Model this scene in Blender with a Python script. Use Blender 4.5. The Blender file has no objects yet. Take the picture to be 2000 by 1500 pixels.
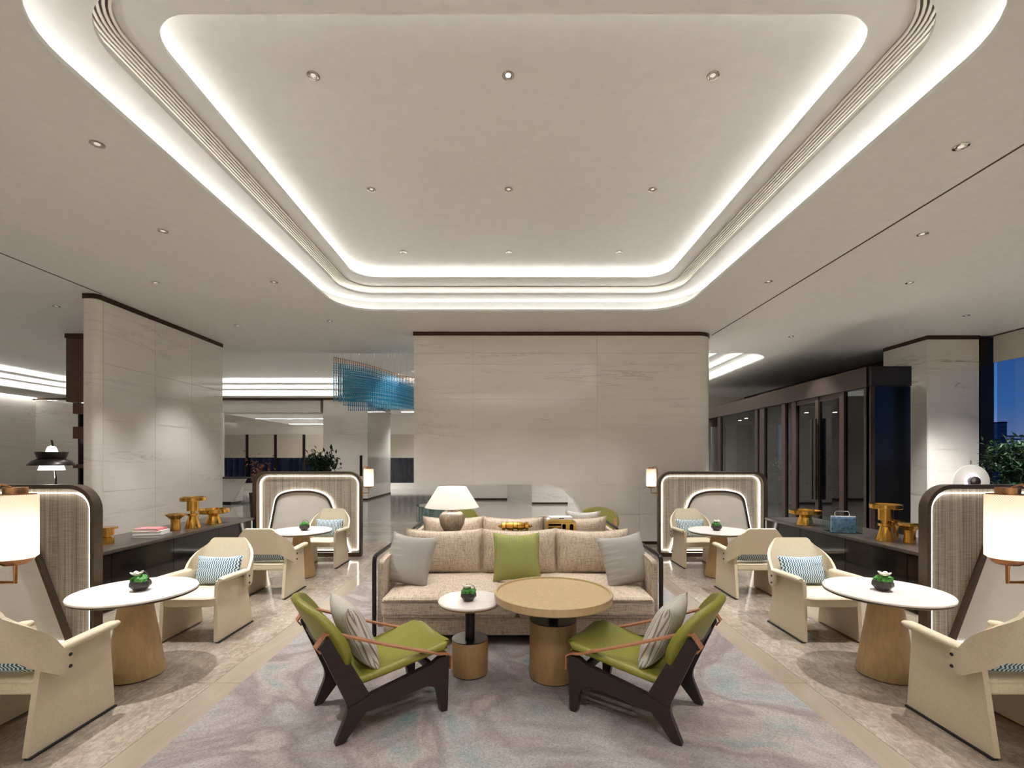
import bpy, bmesh, math, random
from mathutils import Vector, Matrix
from mathutils.geometry import tessellate_polygon
random.seed(7)
PI = math.pi
SC = bpy.context.scene
COL = SC.collection

# ------------------------------------------------------------------ camera
cam_d = bpy.data.cameras.new('camera')
cam = bpy.data.objects.new('camera', cam_d)
COL.objects.link(cam)
cam.location = (0, 0, 1.7)
cam.rotation_euler = (PI / 2, 0, 0)
cam_d.sensor_width = 36.0
cam_d.lens = 925.0 / 2000.0 * 36.0
cam_d.shift_x = 0.0025
cam_d.shift_y = 0.0735
cam_d.clip_end = 900
SC.camera = cam

# ------------------------------------------------------------------ world: dusk sky
def lin(c):
    return tuple(((v / 255.0) / 12.92 if v / 255.0 <= 0.04045 else ((v / 255.0 + 0.055) / 1.055) ** 2.4) for v in c)
W = bpy.data.worlds.new('dusk_sky')
SC.world = W
W.use_nodes = True
wn = W.node_tree.nodes; wl = W.node_tree.links
wn.clear()
w_out = wn.new('ShaderNodeOutputWorld'); w_bg = wn.new('ShaderNodeBackground')
w_tc = wn.new('ShaderNodeTexCoord'); w_sx = wn.new('ShaderNodeSeparateXYZ'); w_r = wn.new('ShaderNodeValToRGB')
wl.new(w_tc.outputs['Generated'], w_sx.inputs[0]); wl.new(w_sx.outputs['Z'], w_r.inputs[0])
wl.new(w_r.outputs[0], w_bg.inputs[0]); wl.new(w_bg.outputs[0], w_out.inputs[0])
e = w_r.color_ramp.elements
e[0].position = 0.0; e[0].color = (*lin((168, 166, 205)), 1)
e[1].position = 0.30; e[1].color = (*lin((22, 62, 150)), 1)
m_ = w_r.color_ramp.elements.new(0.08); m_.color = (*lin((84, 138, 206)), 1)
w_bg.inputs[1].default_value = 0.62

SC.view_settings.view_transform = 'Standard'
SC.view_settings.look = 'None'
SC.view_settings.gamma = 1.0
SC.view_settings.use_curve_mapping = False
SC.view_settings.exposure = 0.28
cy = SC.cycles
cy.max_bounces = 7; cy.diffuse_bounces = 4; cy.glossy_bounces = 3; cy.transmission_bounces = 3; cy.transparent_max_bounces = 8
cy.caustics_reflective = False; cy.caustics_refractive = False
cy.use_adaptive_sampling = True; cy.adaptive_threshold = 0.2
LED_MAIN = 8.0      # cove strips of the lounge tray
LED_LOBBY = 7.0
SPOT_W = 162.0        # recessed downlights
WARM = (1.0, 0.99, 0.97)

# ------------------------------------------------------------------ materials
MATS = {}
class NB:
    def __init__(s, m):
        s.m = m; s.t = m.node_tree; s.n = s.t.nodes; s.l = s.t.links
        s.b = s.n.get('Principled BSDF')
    def new(s, t, **kw):
        x = s.n.new(t)
        for k, v in kw.items(): setattr(x, k, v)
        return x
    def math(s, op, a, b=None, c=None):
        x = s.n.new('ShaderNodeMath'); x.operation = op
        for i, v in enumerate((a, b, c)):
            if v is None: continue
            if isinstance(v, (int, float)): x.inputs[i].default_value = v
            else: s.l.new(v, x.inputs[i])
        return x.outputs[0]
    def coords(s, kind='Object', scale=(1, 1, 1)):
        tc = s.n.new('ShaderNodeTexCoord'); mp = s.n.new('ShaderNodeMapping')
        s.l.new(tc.outputs[kind], mp.inputs[0]); mp.inputs['Scale'].default_value = scale
        return mp.outputs[0]
    def noise(s, vec, scale, detail=3, rough=.5, dist=0.0):
        x = s.n.new('ShaderNodeTexNoise'); s.l.new(vec, x.inputs['Vector'])
        x.inputs['Scale'].default_value = scale; x.inputs['Detail'].default_value = detail
        x.inputs['Roughness'].default_value = rough; x.inputs['Distortion'].default_value = dist
        return x.outputs[0]
    def ramp(s, fac, stops, interp='LINEAR'):
        x = s.n.new('ShaderNodeValToRGB'); s.l.new(fac, x.inputs[0]); x.color_ramp.interpolation = interp
        el = x.color_ramp.elements
        while len(el) < len(stops): el.new(0.5)
        for q, (p, c) in zip(el, stops):
            q.position = p; q.color = (*lin(c), 1)
        return x.outputs[0]
    def mix(s, fac, a, b, mode='MIX'):
        x = s.n.new('ShaderNodeMix'); x.data_type = 'RGBA'; x.blend_type = mode
        for i, v in ((0, fac), (6, a), (7, b)):
            if isinstance(v, (int, float)): x.inputs[i].default_value = v
            elif isinstance(v, tuple): x.inputs[i].default_value = (*lin(v), 1)
            else: s.l.new(v, x.inputs[i])
        return x.outputs[2]
    def col(s, o): s.l.new(o, s.b.inputs['Base Color'])
    def bump(s, h, strength=.2, dist=.002):
        x = s.n.new('ShaderNodeBump'); s.l.new(h, x.inputs['Height'])
        x.inputs['Strength'].default_value = strength; x.inputs['Distance'].default_value = dist
        s.l.new(x.outputs[0], s.b.inputs['Normal'])

def mat(name, color=(200, 200, 200), rough=.5, metal=0.0, spec=.5, emit=None, estr=0, coat=0.0):
    m = bpy.data.materials.new(name); m.use_nodes = True
    b = m.node_tree.nodes['Principled BSDF']
    b.inputs['Base Color'].default_value = (*lin(color), 1)
    b.inputs['Roughness'].default_value = rough
    b.inputs['Metallic'].default_value = metal
    b.inputs['Specular IOR Level'].default_value = spec
    b.inputs['Coat Weight'].default_value = coat
    if emit is not None:
        b.inputs['Emission Color'].default_value = (*emit, 1)
        b.inputs['Emission Strength'].default_value = estr
    MATS[name] = m
    return m

def speckled(name, color, rough, amp=.12, scale=60, metal=0.0, bump=.15, coat=0.0, spec=.5):
    """plain colour with fine procedural grain and relief"""
    m = mat(name, color, rough, metal, spec, coat=coat); N = NB(m)
    v = N.coords(); n = N.noise(v, scale, 4)
    lo = tuple(int(c * (1 - amp)) for c in color); hi = tuple(min(255, int(c * (1 + amp))) for c in color)
    N.col(N.ramp(n, [(.3, lo), (.7, hi)])); N.bump(n, bump)
    return m

speckled('ceiling_paint', (230, 230, 227), .75, .012, 8, bump=.02)
mat('lip_paint', (235, 230, 220), .7)
mat('grille_dark', (112, 106, 98), .6)
mat('seam_dark', (58, 48, 40), .5)
mat('led', (255, 245, 225), .5, emit=WARM, estr=LED_MAIN)
mat('led_lobby', (255, 245, 225), .5, emit=WARM, estr=LED_LOBBY)
mat('led_outer', (255, 245, 225), .5, emit=WARM, estr=LED_MAIN * .68)
mat('led_inner', (255, 245, 225), .5, emit=WARM, estr=LED_MAIN * .90)
mat('led_screen', (255, 245, 225), .5, emit=(1.0, .94, .84), estr=3.8)
mat('lens', (255, 250, 240), .3, emit=(1.0, .95, .88), estr=.35)
mat('lens_bright', (255, 250, 240), .3, emit=(1.0, .95, .86), estr=40.0)
speckled('chrome', (205, 200, 192), .15, .05, 30, 1.0, .02)
speckled('bronze_trim', (74, 56, 42), .38, .08, 20, .6, .05)
speckled('frame_bronze', (98, 86, 74), .32, .06, 30, .8, .04)
speckled('dark_metal', (52, 47, 44), .35, .1, 30, .7, .05)
speckled('door_metal', (70, 60, 54), .4, .08, 20, .7, .05)
speckled('black_gloss', (16, 16, 17), .09, .1, 10, 0, .01)
speckled('black_soft', (22, 20, 20), .5, .1, 40)
speckled('credenza_top', (62, 55, 50), .30, .15, 25, 0, .05)
speckled('gold', (222, 172, 84), .15, .03, 12, 1.0, .0)
speckled('pale_gold', (206, 178, 104), .25, .06, 25, 1.0, .03)
speckled('copper', (190, 142, 100), .28, .06, 25, 1.0, .03)
speckled('leather_cream', (210, 195, 168), .48, .03, 90, bump=.10)
speckled('seat_cream', (218, 204, 176), .5, .03, 90, bump=.10)
speckled('green_leather', (128, 126, 44), .42, .05, 80, bump=.12)
speckled('strap_leather', (158, 106, 74), .45, .10, 60, bump=.15)
speckled('dark_wood', (38, 27, 24), .38, .18, 30, bump=.06)
speckled('shelf_wood', (86, 60, 44), .5, .12, 14, bump=.06)
speckled('pot_dark', (58, 52, 50), .4, .12, 60)
speckled('leaf', (58, 128, 36), .55, .3, 40)
speckled('leaf_dark', (34, 62, 30), .55, .35, 30)
speckled('leaf_red', (150, 84, 60), .6, .25, 30)
speckled('flower_white', (238, 232, 214), .6, .04, 40)
speckled('twig', (70, 56, 40), .7, .2, 40)
speckled('white_paper', (232, 228, 220), .7, .03, 60)
speckled('pink_cover', (226, 132, 138), .5, .05, 40)
speckled('grey_cover', (150, 146, 140), .5, .08, 40)
speckled('blue_cover', (140, 170, 206), .4, .25, 24)
speckled('outdoor_dark', (70, 70, 92), .8, .2, 4)
speckled('outdoor_blue', (150, 132, 128), .8, .2, 3)
speckled('outdoor_glass', (88, 140, 150), .5, .2, 3)
speckled('asphalt', (48, 50, 58), .9, .15, 2)
speckled('roller_blind', (206, 198, 184), .8, .02, 60)

def oak():
    for nm, c in (('table_wood', (188, 158, 112)), ('table_tray', (196, 170, 128)), ('base_wood', (160, 126, 84))):
        m = mat(nm, c, .45); N = NB(m)
        v = N.coords('Object', (6, 6, 1.2)); n = N.noise(v, 8, 5, .6)
        lo = tuple(int(x * .94) for x in c); hi = tuple(min(255, int(x * 1.04)) for x in c)
        N.col(N.ramp(n, [(.3, lo), (.7, hi)])); N.bump(n, .05)
oak()

def marble(name, base, vein, rough, scale=(.5, .5, 5.0), amount=.5):
    m = mat(name, base, rough, spec=.6); N = NB(m)
    v = N.coords('Object', scale)
    n1 = N.noise(v, 1.1, 6, .62, .6)
    a = N.math('ABSOLUTE', N.math('SUBTRACT', n1, .5))
    veins = N.ramp(a, [(0.0, (255, 255, 255)), (.012, (120, 120, 120)), (.05, (0, 0, 0))])
    n2 = N.noise(N.coords('Object', tuple(q * .6 for q in scale)), .9, 2)
    gate = N.ramp(n2, [(.50, (0, 0, 0)), (.66, (255, 255, 255))])
    fac = N.math('MULTIPLY', N.math('MULTIPLY', veins, gate), amount)
    n3 = N.noise(N.coords('Object', tuple(q * 2.2 for q in scale)), 2.0, 4, .6)
    soft = N.ramp(n3, [(.3, tuple(int(c * .978) for c in base)), (.7, base)])
    N.col(N.mix(fac, soft, vein))
    return m
marble('wall_marble', (238, 233, 224), (150, 143, 134), .06)
marble('column_marble', (232, 226, 216), (120, 112, 104), .14, (.35, .35, 3.4), .9)
marble('table_marble', (246, 238, 230), (196, 190, 184), .08, (2, 5, 5), .6)
marble('screen_marble', (226, 220, 210), (190, 184, 176), .12, (1.0, 1.0, 3.0), .4)
marble('counter_marble', (205, 200, 194), (120, 114, 108), .15, (1.2, 1.2, 1.2), .9)

def stone_floor(name, c1, c2, c3, rough, scale, mott):
    m = mat(name, c1, rough, spec=.6); N = NB(m)
    v = N.coords('Object', scale)
    n = N.noise(v, 1.6, 6, .6, .8)
    base = N.ramp(n, [(.30, c1), (.52, c2), (.72, c3)])
    if mott:
        n2 = N.noise(N.coords('Object', (scale[0] * 1.6, scale[1] * 1.6, 1)), 9, 7, .72, 1.2)
        sp = N.ramp(n2, [(.36, (70, 58, 50)), (.46, (150, 140, 128)), (.60, (255, 255, 255))])
        base = N.mix(.38, base, sp, 'MULTIPLY')
        n3 = N.noise(N.coords('Object', (3, 6, 1)), 16, 4, .7, .6)
        lt = N.ramp(n3, [(.60, (0, 0, 0)), (.72, (255, 255, 255))])
        base = N.mix(N.math('MULTIPLY', lt, .45), base, (226, 216, 200))
    N.col(base)
stone_floor('stone_smooth', (136, 122, 107), (152, 138, 122), (164, 151, 135), .11, (1.2, .25, 1), False)
stone_floor('stone_mottled', (148, 132, 118), (168, 154, 140), (186, 174, 160), .11, (1.4, .8, 1), True)
stone_floor('stone_lobby', (140, 133, 124), (160, 153, 144), (176, 170, 162), .10, (.25, 1.6, 1), False)

def rug():
    m = mat('rug_wool', (160, 150, 146), .95, spec=.1); N = NB(m)
    v = N.coords('Object', (1, 1, 1))
    n = N.noise(v, 1.05, 4, .55, 1.4)
    base = N.ramp(n, [(.30, (140, 152, 150)), (.43, (164, 157, 152)), (.54, (138, 128, 124)), (.62, (170, 158, 150)), (.74, (128, 144, 142))])
    n2 = N.noise(N.coords('Object', (.7, 1.6, 1)), 2.1, 4, .6, 1.0)
    lil = N.ramp(n2, [(.45, (0, 0, 0)), (.62, (255, 255, 255))])
    base = N.mix(N.math('MULTIPLY', lil, .4), base, (144, 128, 126))
    n3 = N.noise(v, 95, 3, .7)
    grain = N.ramp(n3, [(.3, (196, 196, 196)), (.7, (255, 255, 255))])
    N.col(N.mix(1.0, base, grain, 'MULTIPLY')); N.bump(n3, .5, .004)
rug()

def linen(name, a, b, sc=1.0):
    m = mat(name, a, .9, spec=.15); N = NB(m)
    n1 = N.noise(N.coords('Object', (260 * sc, 26 * sc, 26 * sc)), 1, 3, .7)
    n2 = N.noise(N.coords('Object', (22 * sc, 240 * sc, 240 * sc)), 1, 3, .7)
    t = N.math('MULTIPLY', N.math('ADD', n1, n2), .5)
    N.col(N.ramp(t, [(.36, b), (.52, a), (.66, tuple(min(255, int(c * 1.06)) for c in a))])); N.bump(t, .35, .002)
linen('linen', (206, 188, 168), (146, 128, 110), .5)
linen('linen_cool', (204, 200, 192), (170, 166, 158), 1.2)

def weave(name, cols, F, G, K, axes=('X', 'Y'), rough=.85):
    """rows of slanted leaf-like stitches on the cushion's own face"""
    m = mat(name, cols[0][1], rough, spec=.2); N = NB(m)
    sx = N.new('ShaderNodeSeparateXYZ'); N.l.new(N.coords(), sx.inputs[0])
    x, y = sx.outputs[axes[0]], sx.outputs[axes[1]]
    tri = N.math('ABSOLUTE', N.math('SUBTRACT', N.math('FRACT', N.math('MULTIPLY', y, G)), .5))
    s = N.math('FRACT', N.math('ADD', N.math('MULTIPLY', x, F), N.math('MULTIPLY', tri, K)))
    row = N.math('FRACT', N.math('MULTIPLY', N.math('FLOOR', N.math('MULTIPLY', y, G)), .37))
    s2 = N.math('FRACT', N.math('ADD', s, N.math('MULTIPLY', row, .22)))
    N.col(N.ramp(s2, cols, 'CONSTANT')); N.bump(N.math('PINGPONG', s, .5), .25, .003)
BLUE = [(0, (232, 236, 234)), (.40, (128, 168, 186)), (.58, (44, 74, 98)), (.84, (96, 140, 158))]
weave('pillow_blue', BLUE, 44, 27, 1.0)
weave('pillow_green', [(0, (172, 176, 72)), (.34, (128, 138, 34)), (.62, (196, 192, 176)), (.78, (118, 118, 96))], 40, 22, 1.0)
weave('pillow_grey', [(0, (172, 168, 160)), (.5, (126, 122, 115)), (.75, (184, 180, 172))], .6, 44, .10)
weave('pillow_ribbed', [(0, (210, 204, 192)), (.55, (136, 130, 120)), (.85, (190, 184, 172))], 60, 6, 0.0)

def mesh_metal():
    m = mat('metal_mesh', (150, 138, 122), .38, .30); N = NB(m)
    sx = N.new('ShaderNodeSeparateXYZ'); N.l.new(N.coords(), sx.inputs[0])
    n = N.noise(N.coords('Object', (90, 1, .6)), 1, 3, .7)
    n2 = N.noise(N.coords('Object', (8, 1, 160)), 1, 2, .6)
    t = N.math('ADD', N.math('MULTIPLY', n, .7), N.math('MULTIPLY', n2, .3))
    N.col(N.ramp(t, [(.36, (120, 110, 98)), (.5, (168, 157, 142)), (.64, (206, 197, 182))])); N.bump(t, .3, .003)
mesh_metal()

def lamp_glass():
    m = mat('lamp_glass', (240, 222, 190), .35, emit=(1.0, .82, .60), estr=.12); N = NB(m)
    sx = N.new('ShaderNodeSeparateXYZ'); N.l.new(N.coords(), sx.inputs[0])
    ang = N.math('ARCTAN2', sx.outputs['Y'], sx.outputs['X'])
    tri = N.math('ABSOLUTE', N.math('SUBTRACT', N.math('FRACT', N.math('MULTIPLY', ang, 9)), .5))
    s = N.math('FRACT', N.math('ADD', N.math('MULTIPLY', sx.outputs['Z'], 90), N.math('MULTIPLY', tri, 2)))
    c = N.ramp(s, [(.0, (252, 240, 220)), (.55, (255, 246, 232)), (.70, (186, 150, 104))])
    N.col(c); N.l.new(c, N.b.inputs['Emission Color']); N.bump(s, .3, .003)
def translucent(name, color, fac):
    m = MATS[name]; t = m.node_tree; n = t.nodes; o = [q for q in n if q.type == 'OUTPUT_MATERIAL'][0]
    tr = n.new('ShaderNodeBsdfTranslucent'); tr.inputs[0].default_value = (*lin(color), 1); mx = n.new('ShaderNodeMixShader'); mx.inputs[0].default_value = fac
    t.links.new(n['Principled BSDF'].outputs[0], mx.inputs[1]); t.links.new(tr.outputs[0], mx.inputs[2]); t.links.new(mx.outputs[0], o.inputs[0])
lamp_glass()
translucent('lamp_glass', (255, 246, 230), .35)
mat('bulb', (255, 250, 240), .3, emit=(1.0, .92, .78), estr=14.0)

def shade():
    m = mat('lamp_shade_fabric', (236, 228, 210), .85, emit=(1.0, .95, .86), estr=.12); N = NB(m)
    n = N.noise(N.coords('Object', (60, 60, 200)), 1, 2)
    c = N.ramp(n, [(.3, (238, 234, 226)), (.7, (250, 247, 240))]); N.col(c)
shade()
translucent('lamp_shade_fabric', (252, 249, 242), .5)
mat('glow_white', (250, 248, 244), .5, emit=(1.0, .95, .88), estr=2.2)
mat('halo', (250, 248, 255), .5, emit=(.95, .92, 1.0), estr=4.0)
mat('disc_white', (226, 222, 216), .5, emit=(1.0, .95, .9), estr=.12)

def ceramic():
    m = mat('ceramic_glaze', (150, 132, 116), .35); N = NB(m)
    n = N.noise(N.coords('Object', (60, 60, 5)), 1, 4, .7)
    N.col(N.ramp(n, [(.3, (116, 98, 84)), (.5, (156, 140, 124)), (.7, (190, 176, 160))])); N.bump(n, .4, .004)
ceramic()

def glass(name, tint, gloss=.12, rough=.02):
    m = bpy.data.materials.new(name); m.use_nodes = True; t = m.node_tree; n = t.nodes; n.clear()
    o = n.new('ShaderNodeOutputMaterial'); mx = n.new('ShaderNodeMixShader'); tr = n.new('ShaderNodeBsdfTransparent')
    gl = n.new('ShaderNodeBsdfGlossy'); fr = n.new('ShaderNodeFresnel'); ad = n.new('ShaderNodeMath')
    fr.inputs[0].default_value = 1.5; ad.operation = 'ADD'; ad.inputs[1].default_value = gloss
    tr.inputs[0].default_value = (*lin(tint), 1); gl.inputs['Roughness'].default_value = rough
    gl.inputs[0].default_value = (.9, .9, .9, 1)
    ge = n.new('ShaderNodeNewGeometry'); iv = n.new('ShaderNodeMath'); iv.operation = 'SUBTRACT'; iv.inputs[0].default_value = 1.0
    ml = n.new('ShaderNodeMath'); ml.operation = 'MULTIPLY'      # only the outer face of a pane mirrors
    t.links.new(ge.outputs['Backfacing'], iv.inputs[1]); t.links.new(fr.outputs[0], ad.inputs[0])
    t.links.new(ad.outputs[0], ml.inputs[0]); t.links.new(iv.outputs[0], ml.inputs[1]); t.links.new(ml.outputs[0], mx.inputs[0])
    t.links.new(tr.outputs[0], mx.inputs[1]); t.links.new(gl.outputs[0], mx.inputs[2]); t.links.new(mx.outputs[0], o.inputs[0])
    MATS[name] = m
glass('door_glass', (178, 182, 186), .03)
glass('window_glass', (215, 225, 235), .02)
glass('clear_glass', (226, 240, 240), .06)
def crystal():
    m = mat('blue_crystal', (20, 130, 178), .12, spec=.9); N = NB(m)
    n = N.noise(N.coords('Object', (1, 1, 26)), 3.0, 2, .6)
    N.col(N.ramp(n, [(.36, (14, 112, 164)), (.50, (48, 170, 214)), (.62, (196, 236, 246))]))
    N.b.inputs['Transmission Weight'].default_value = .15
    N.b.inputs['Emission Color'].default_value = (.02, .28, .48, 1); N.b.inputs['Emission Strength'].default_value = 0.0
crystal()

# ------------------------------------------------------------------ mesh helpers
def bm_new(): return bmesh.new()
def add_box(bm, x0, x1, y0, y1, z0, z1, M=None):
    v = [bm.verts.new((x, y, z)) for z in (z0, z1) for x, y in ((x0, y0), (x1, y0), (x1, y1), (x0, y1))]
    for q in ((3, 2, 1, 0), (4, 5, 6, 7), (0, 1, 5, 4), (1, 2, 6, 5), (2, 3, 7, 6), (3, 0, 4, 7)):
        bm.faces.new([v[i] for i in q])
    if M is not None:
        for p in v: p.co = M @ p.co
    return bm
def box(x0, x1, y0, y1, z0, z1): return add_box(bm_new(), x0, x1, y0, y1, z0, z1)
def add_lathe(bm, prof, n=32, c=(0, 0, 0)):
    rings = []
    for r, z in prof:
        if r < 1e-6: rings.append([bm.verts.new((c[0], c[1], c[2] + z))])
        else: rings.append([bm.verts.new((c[0] + r * math.cos(2 * PI * i / n), c[1] + r * math.sin(2 * PI * i / n), c[2] + z)) for i in range(n)])
    for a, b in zip(rings, rings[1:]):
        for i in range(n):
            j = (i + 1) % n
            if len(a) == 1 and len(b) == 1: continue
            if len(a) == 1: bm.faces.new((a[0], b[j], b[i]))
            elif len(b) == 1: bm.faces.new((a[i], a[j], b[0]))
            else: bm.faces.new((a[i], a[j], b[j], b[i]))
    return bm
def lathe(prof, n=32, c=(0, 0, 0)): return add_lathe(bm_new(), prof, n, c)
def add_tube(bm, pts, r, n=8, closed=False):
    pts = [Vector(p) for p in pts]; m = len(pts); rings = []
    rr = r if isinstance(r, (list, tuple)) else [r] * m
    up = Vector((0, 0, 1)); prev = None
    for i in range(m):
        a = pts[(i - 1) % m] if (closed or i > 0) else pts[0]
        b = pts[(i + 1) % m] if (closed or i < m - 1) else pts[-1]
        t = (b - a)
        t = t.normalized() if t.length > 1e-9 else Vector((0, 0, 1))
        if prev is None:
            s = t.cross(up)
            if s.length < 1e-3: s = t.cross(Vector((1, 0, 0)))
        else:
            s = prev - t * prev.dot(t)
            if s.length < 1e-4: s = t.cross(up)
        s.normalize(); prev = s; q = t.cross(s)
        rings.append([bm.verts.new(pts[i] + (s * math.cos(2 * PI * k / n) + q * math.sin(2 * PI * k / n)) * rr[i]) for k in range(n)])
    for i in range(m if closed else m - 1):
        a, b = rings[i], rings[(i + 1) % m]
        for k in range(n): bm.faces.new((a[k], a[(k + 1) % n], b[(k + 1) % n], b[k]))
    if not closed:
        bm.faces.new(rings[0][::-1]); bm.faces.new(rings[-1])
    return bm
def tube(pts, r, n=8, closed=False): return add_tube(bm_new(), pts, r, n, closed)
def add_prism(bm, poly, d0, d1, plane='XZ', holes=()):
    """poly: 2D outline (with holes) extruded between d0 and d1 along the third axis"""
    def to3(p, d):
        if plane == 'XZ': return (p[0], d, p[1])
        if plane == 'YZ': return (d, p[0], p[1])
        return (p[0], p[1], d)
    loops = [list(poly)] + [list(h) for h in holes]
    flat = [p for L in loops for p in L]
    tris = tessellate_polygon([[Vector((p[0], p[1], 0)) for p in L] for L in loops])
    va = [bm.verts.new(to3(p, d0)) for p in flat]; vb = [bm.verts.new(to3(p, d1)) for p in flat]
    for t in tris:
        try:
            bm.faces.new([va[i] for i in t]); bm.faces.new([vb[i] for i in reversed(t)])
        except ValueError: pass
    o = 0
    for L in loops:
        n = len(L)
        for i in range(n):
            j = (i + 1) % n
            bm.faces.new((va[o + i], vb[o + i], vb[o + j], va[o + j]))
        o += n
    bmesh.ops.recalc_face_normals(bm, faces=bm.faces)
    return bm
def prism(poly, d0, d1, plane='XZ', holes=()): return add_prism(bm_new(), poly, d0, d1, plane, holes)
def rrect(x0, x1, y0, y1, r, n=8):
    """rounded rectangle outline, counter-clockwise; r may be (bl, br, tr, tl)"""
    if not isinstance(r, (tuple, list)): r = (r,) * 4
    out = []
    for (cx, cy, a0, q) in ((x0 + r[0], y0 + r[0], PI, r[0]), (x1 - r[1], y0 + r[1], 1.5 * PI, r[1]), (x1 - r[2], y1 - r[2], 0, r[2]), (x0 + r[3], y1 - r[3], .5 * PI, r[3])):
        for i in range(n + 1):
            a = a0 + .5 * PI * i / n
            out.append((cx + q * math.cos(a), cy + q * math.sin(a)))
    return out
def round_poly(pts, r, n=5):
    """round the corners of an open or closed polygon (closed here)"""
    out = []; m = len(pts)
    for i in range(m):
        p = Vector(pts[i]); a = Vector(pts[i - 1]); b = Vector(pts[(i + 1) % m])
        q = r[i] if isinstance(r, (list, tuple)) else r
        da = (a - p); db = (b - p)
        q = min(q, da.length * .48, db.length * .48)
        s = p + da.normalized() * q; t = p + db.normalized() * q
        for k in range(n + 1):
            u = k / n
            w = s * (1 - u) ** 2 + p * 2 * u * (1 - u) + t * u * u
            out.append((w.x, w.y))
    return out
def rbox(x0, x1, y0, y1, z0, z1, b, seg=3):
    bm = box(x0, x1, y0, y1, z0, z1)
    bmesh.ops.bevel(bm, geom=list(bm.edges), offset=b, segments=seg, profile=.5, affect='EDGES')
    return bm
def grid_shell(f, nu, nv, th=None):
    """f(i/nu, j/nv) -> point; single sheet"""
    bm = bm_new()
    V = [[bm.verts.new(f(i / nu, j / nv)) for j in range(nv + 1)] for i in range(nu + 1)]
    for i in range(nu):
        for j in range(nv): bm.faces.new((V[i][j], V[i + 1][j], V[i + 1][j + 1], V[i][j + 1]))
    if th:
        bmesh.ops.recalc_face_normals(bm, faces=bm.faces)
        bmesh.ops.solidify(bm, geom=list(bm.faces), thickness=th)
    return bm
def pillow(w, h, t, n=16, pinch=.07, sag=0.0):
    """stuffed cushion in the local XY plane, thickness along Z"""
    bm = bm_new(); S = {}
    for side in (1, -1):
        for i in range(n + 1):
            for j in range(n + 1):
                u = -1 + 2 * i / n; v = -1 + 2 * j / n
                edge = i in (0, n) or j in (0, n)
                if edge and side < 0: S[(side, i, j)] = S[(1, i, j)]; continue
                x = u * w / 2 * (1 - pinch * (1 - v * v) * abs(u) ** 3)
                y = v * h / 2 * (1 - pinch * (1 - u * u) * abs(v) ** 3) - sag * h * (1 - u * u) * max(0, v) ** 2
                q = max(0, (1 - abs(u) ** 3)) * max(0, (1 - abs(v) ** 3))
                z = side * t / 2 * q ** .55
                S[(side, i, j)] = bm.verts.new((x, y, z))
        for i in range(n):
            for j in range(n):
                f = [S[(side, i, j)], S[(side, i + 1, j)], S[(side, i + 1, j + 1)], S[(side, i, j + 1)]]
                bm.faces.new(f if side > 0 else f[::-1])
    return bm
def mesh_of(bm, smooth=False, angle=None):
    me = bpy.data.meshes.new('m'); bmesh.ops.recalc_face_normals(bm, faces=bm.faces)
    bm.to_mesh(me); bm.free()
    if smooth:
        me.polygons.foreach_set('use_smooth', [True] * len(me.polygons))
        if angle is not None and hasattr(me, 'set_sharp_from_angle'): me.set_sharp_from_angle(angle=math.radians(angle))
    return me
def obj(name, bm, m, parent=None, smooth=False, angle=None):
    me = bm if isinstance(bm, bpy.types.Mesh) else mesh_of(bm, smooth, angle)
    if m and not me.materials: me.materials.append(MATS[m])
    me.name = name
    o = bpy.data.objects.new(name, me); COL.objects.link(o)
    if parent is not None: o.parent = parent
    return o
def sm(name, bm, m, parent=None, angle=40): return obj(name, bm, m, parent, True, angle)
def tag(o, label, cat, group=None, kind=None):
    if label: o['label'] = label
    if cat: o['category'] = cat
    if group: o['group'] = group
    if kind: o['kind'] = kind
    return o
def struct(o, label=None):
    o['kind'] = 'structure'
    if label: o['label'] = label
    return o
def thing(name, label, cat, loc=(0, 0, 0), rz=0, group=None):
    o = bpy.data.objects.new(name, None); COL.objects.link(o)
    o.location = loc; o.rotation_euler = (0, 0, rz); o.empty_display_size = .1
    return tag(o, label, cat, group)
def dup(root, loc=None, rz=None, label=None, M=None):
    r = root.copy(); COL.objects.link(r)
    if loc is not None: r.location = loc
    if rz is not None: r.rotation_euler = (0, 0, rz)
    if label: r['label'] = label
    def kids(a, b):
        for ch in a.children:
            if ch.type == 'LIGHT': continue
            c = ch.copy(); COL.objects.link(c); c.parent = b; kids(ch, c)
    kids(root, r)
    return r
def light(name, kind, loc, energy, parent=None, color=WARM, **kw):
    d = bpy.data.lights.new(name, kind); d.energy = energy; d.color = color
    for k, v in kw.items(): setattr(d, k, v)
    o = bpy.data.objects.new(name, d); COL.objects.link(o); o.location = loc
    if parent is not None: o.parent = parent
    return o

# ------------------------------------------------------------------ ceiling with trays
ZC = 4.25
def loop_pts(x0, x1, y0, y1, r, n=10): return rrect(x0, x1, y0, y1, r, n)
def tray_loops(R1, R2, R3, radii, zs, sb):
    """R = (x0,x1,y0,y1) of the three lips; returns list of (outline, z)"""
    def grow(R, d): return (R[0] - d, R[1] + d, R[2] - d, R[3] + d)
    seq = []
    for k, R in enumerate((R1, R2, R3)):
        r = radii[k]; z = zs[k]
        seq.append((loop_pts(*R, r), z))
        seq.append((loop_pts(*R, r), z + .035))
        seq.append((loop_pts(*grow(R, sb), r + sb), z + .035))
        seq.append((loop_pts(*grow(R, sb), r + sb), zs[k + 1]))
    return seq
def build_tray(bm, seq):
    rings = [[bm.verts.new((p[0], p[1], z)) for p in L] for L, z in seq]
    n = len(rings[0])
    for a, b in zip(rings, rings[1:]):
        for i in range(n): bm.faces.new((a[i], a[(i + 1) % n], b[(i + 1) % n], b[i]))
    bm.faces.new(rings[-1])
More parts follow.
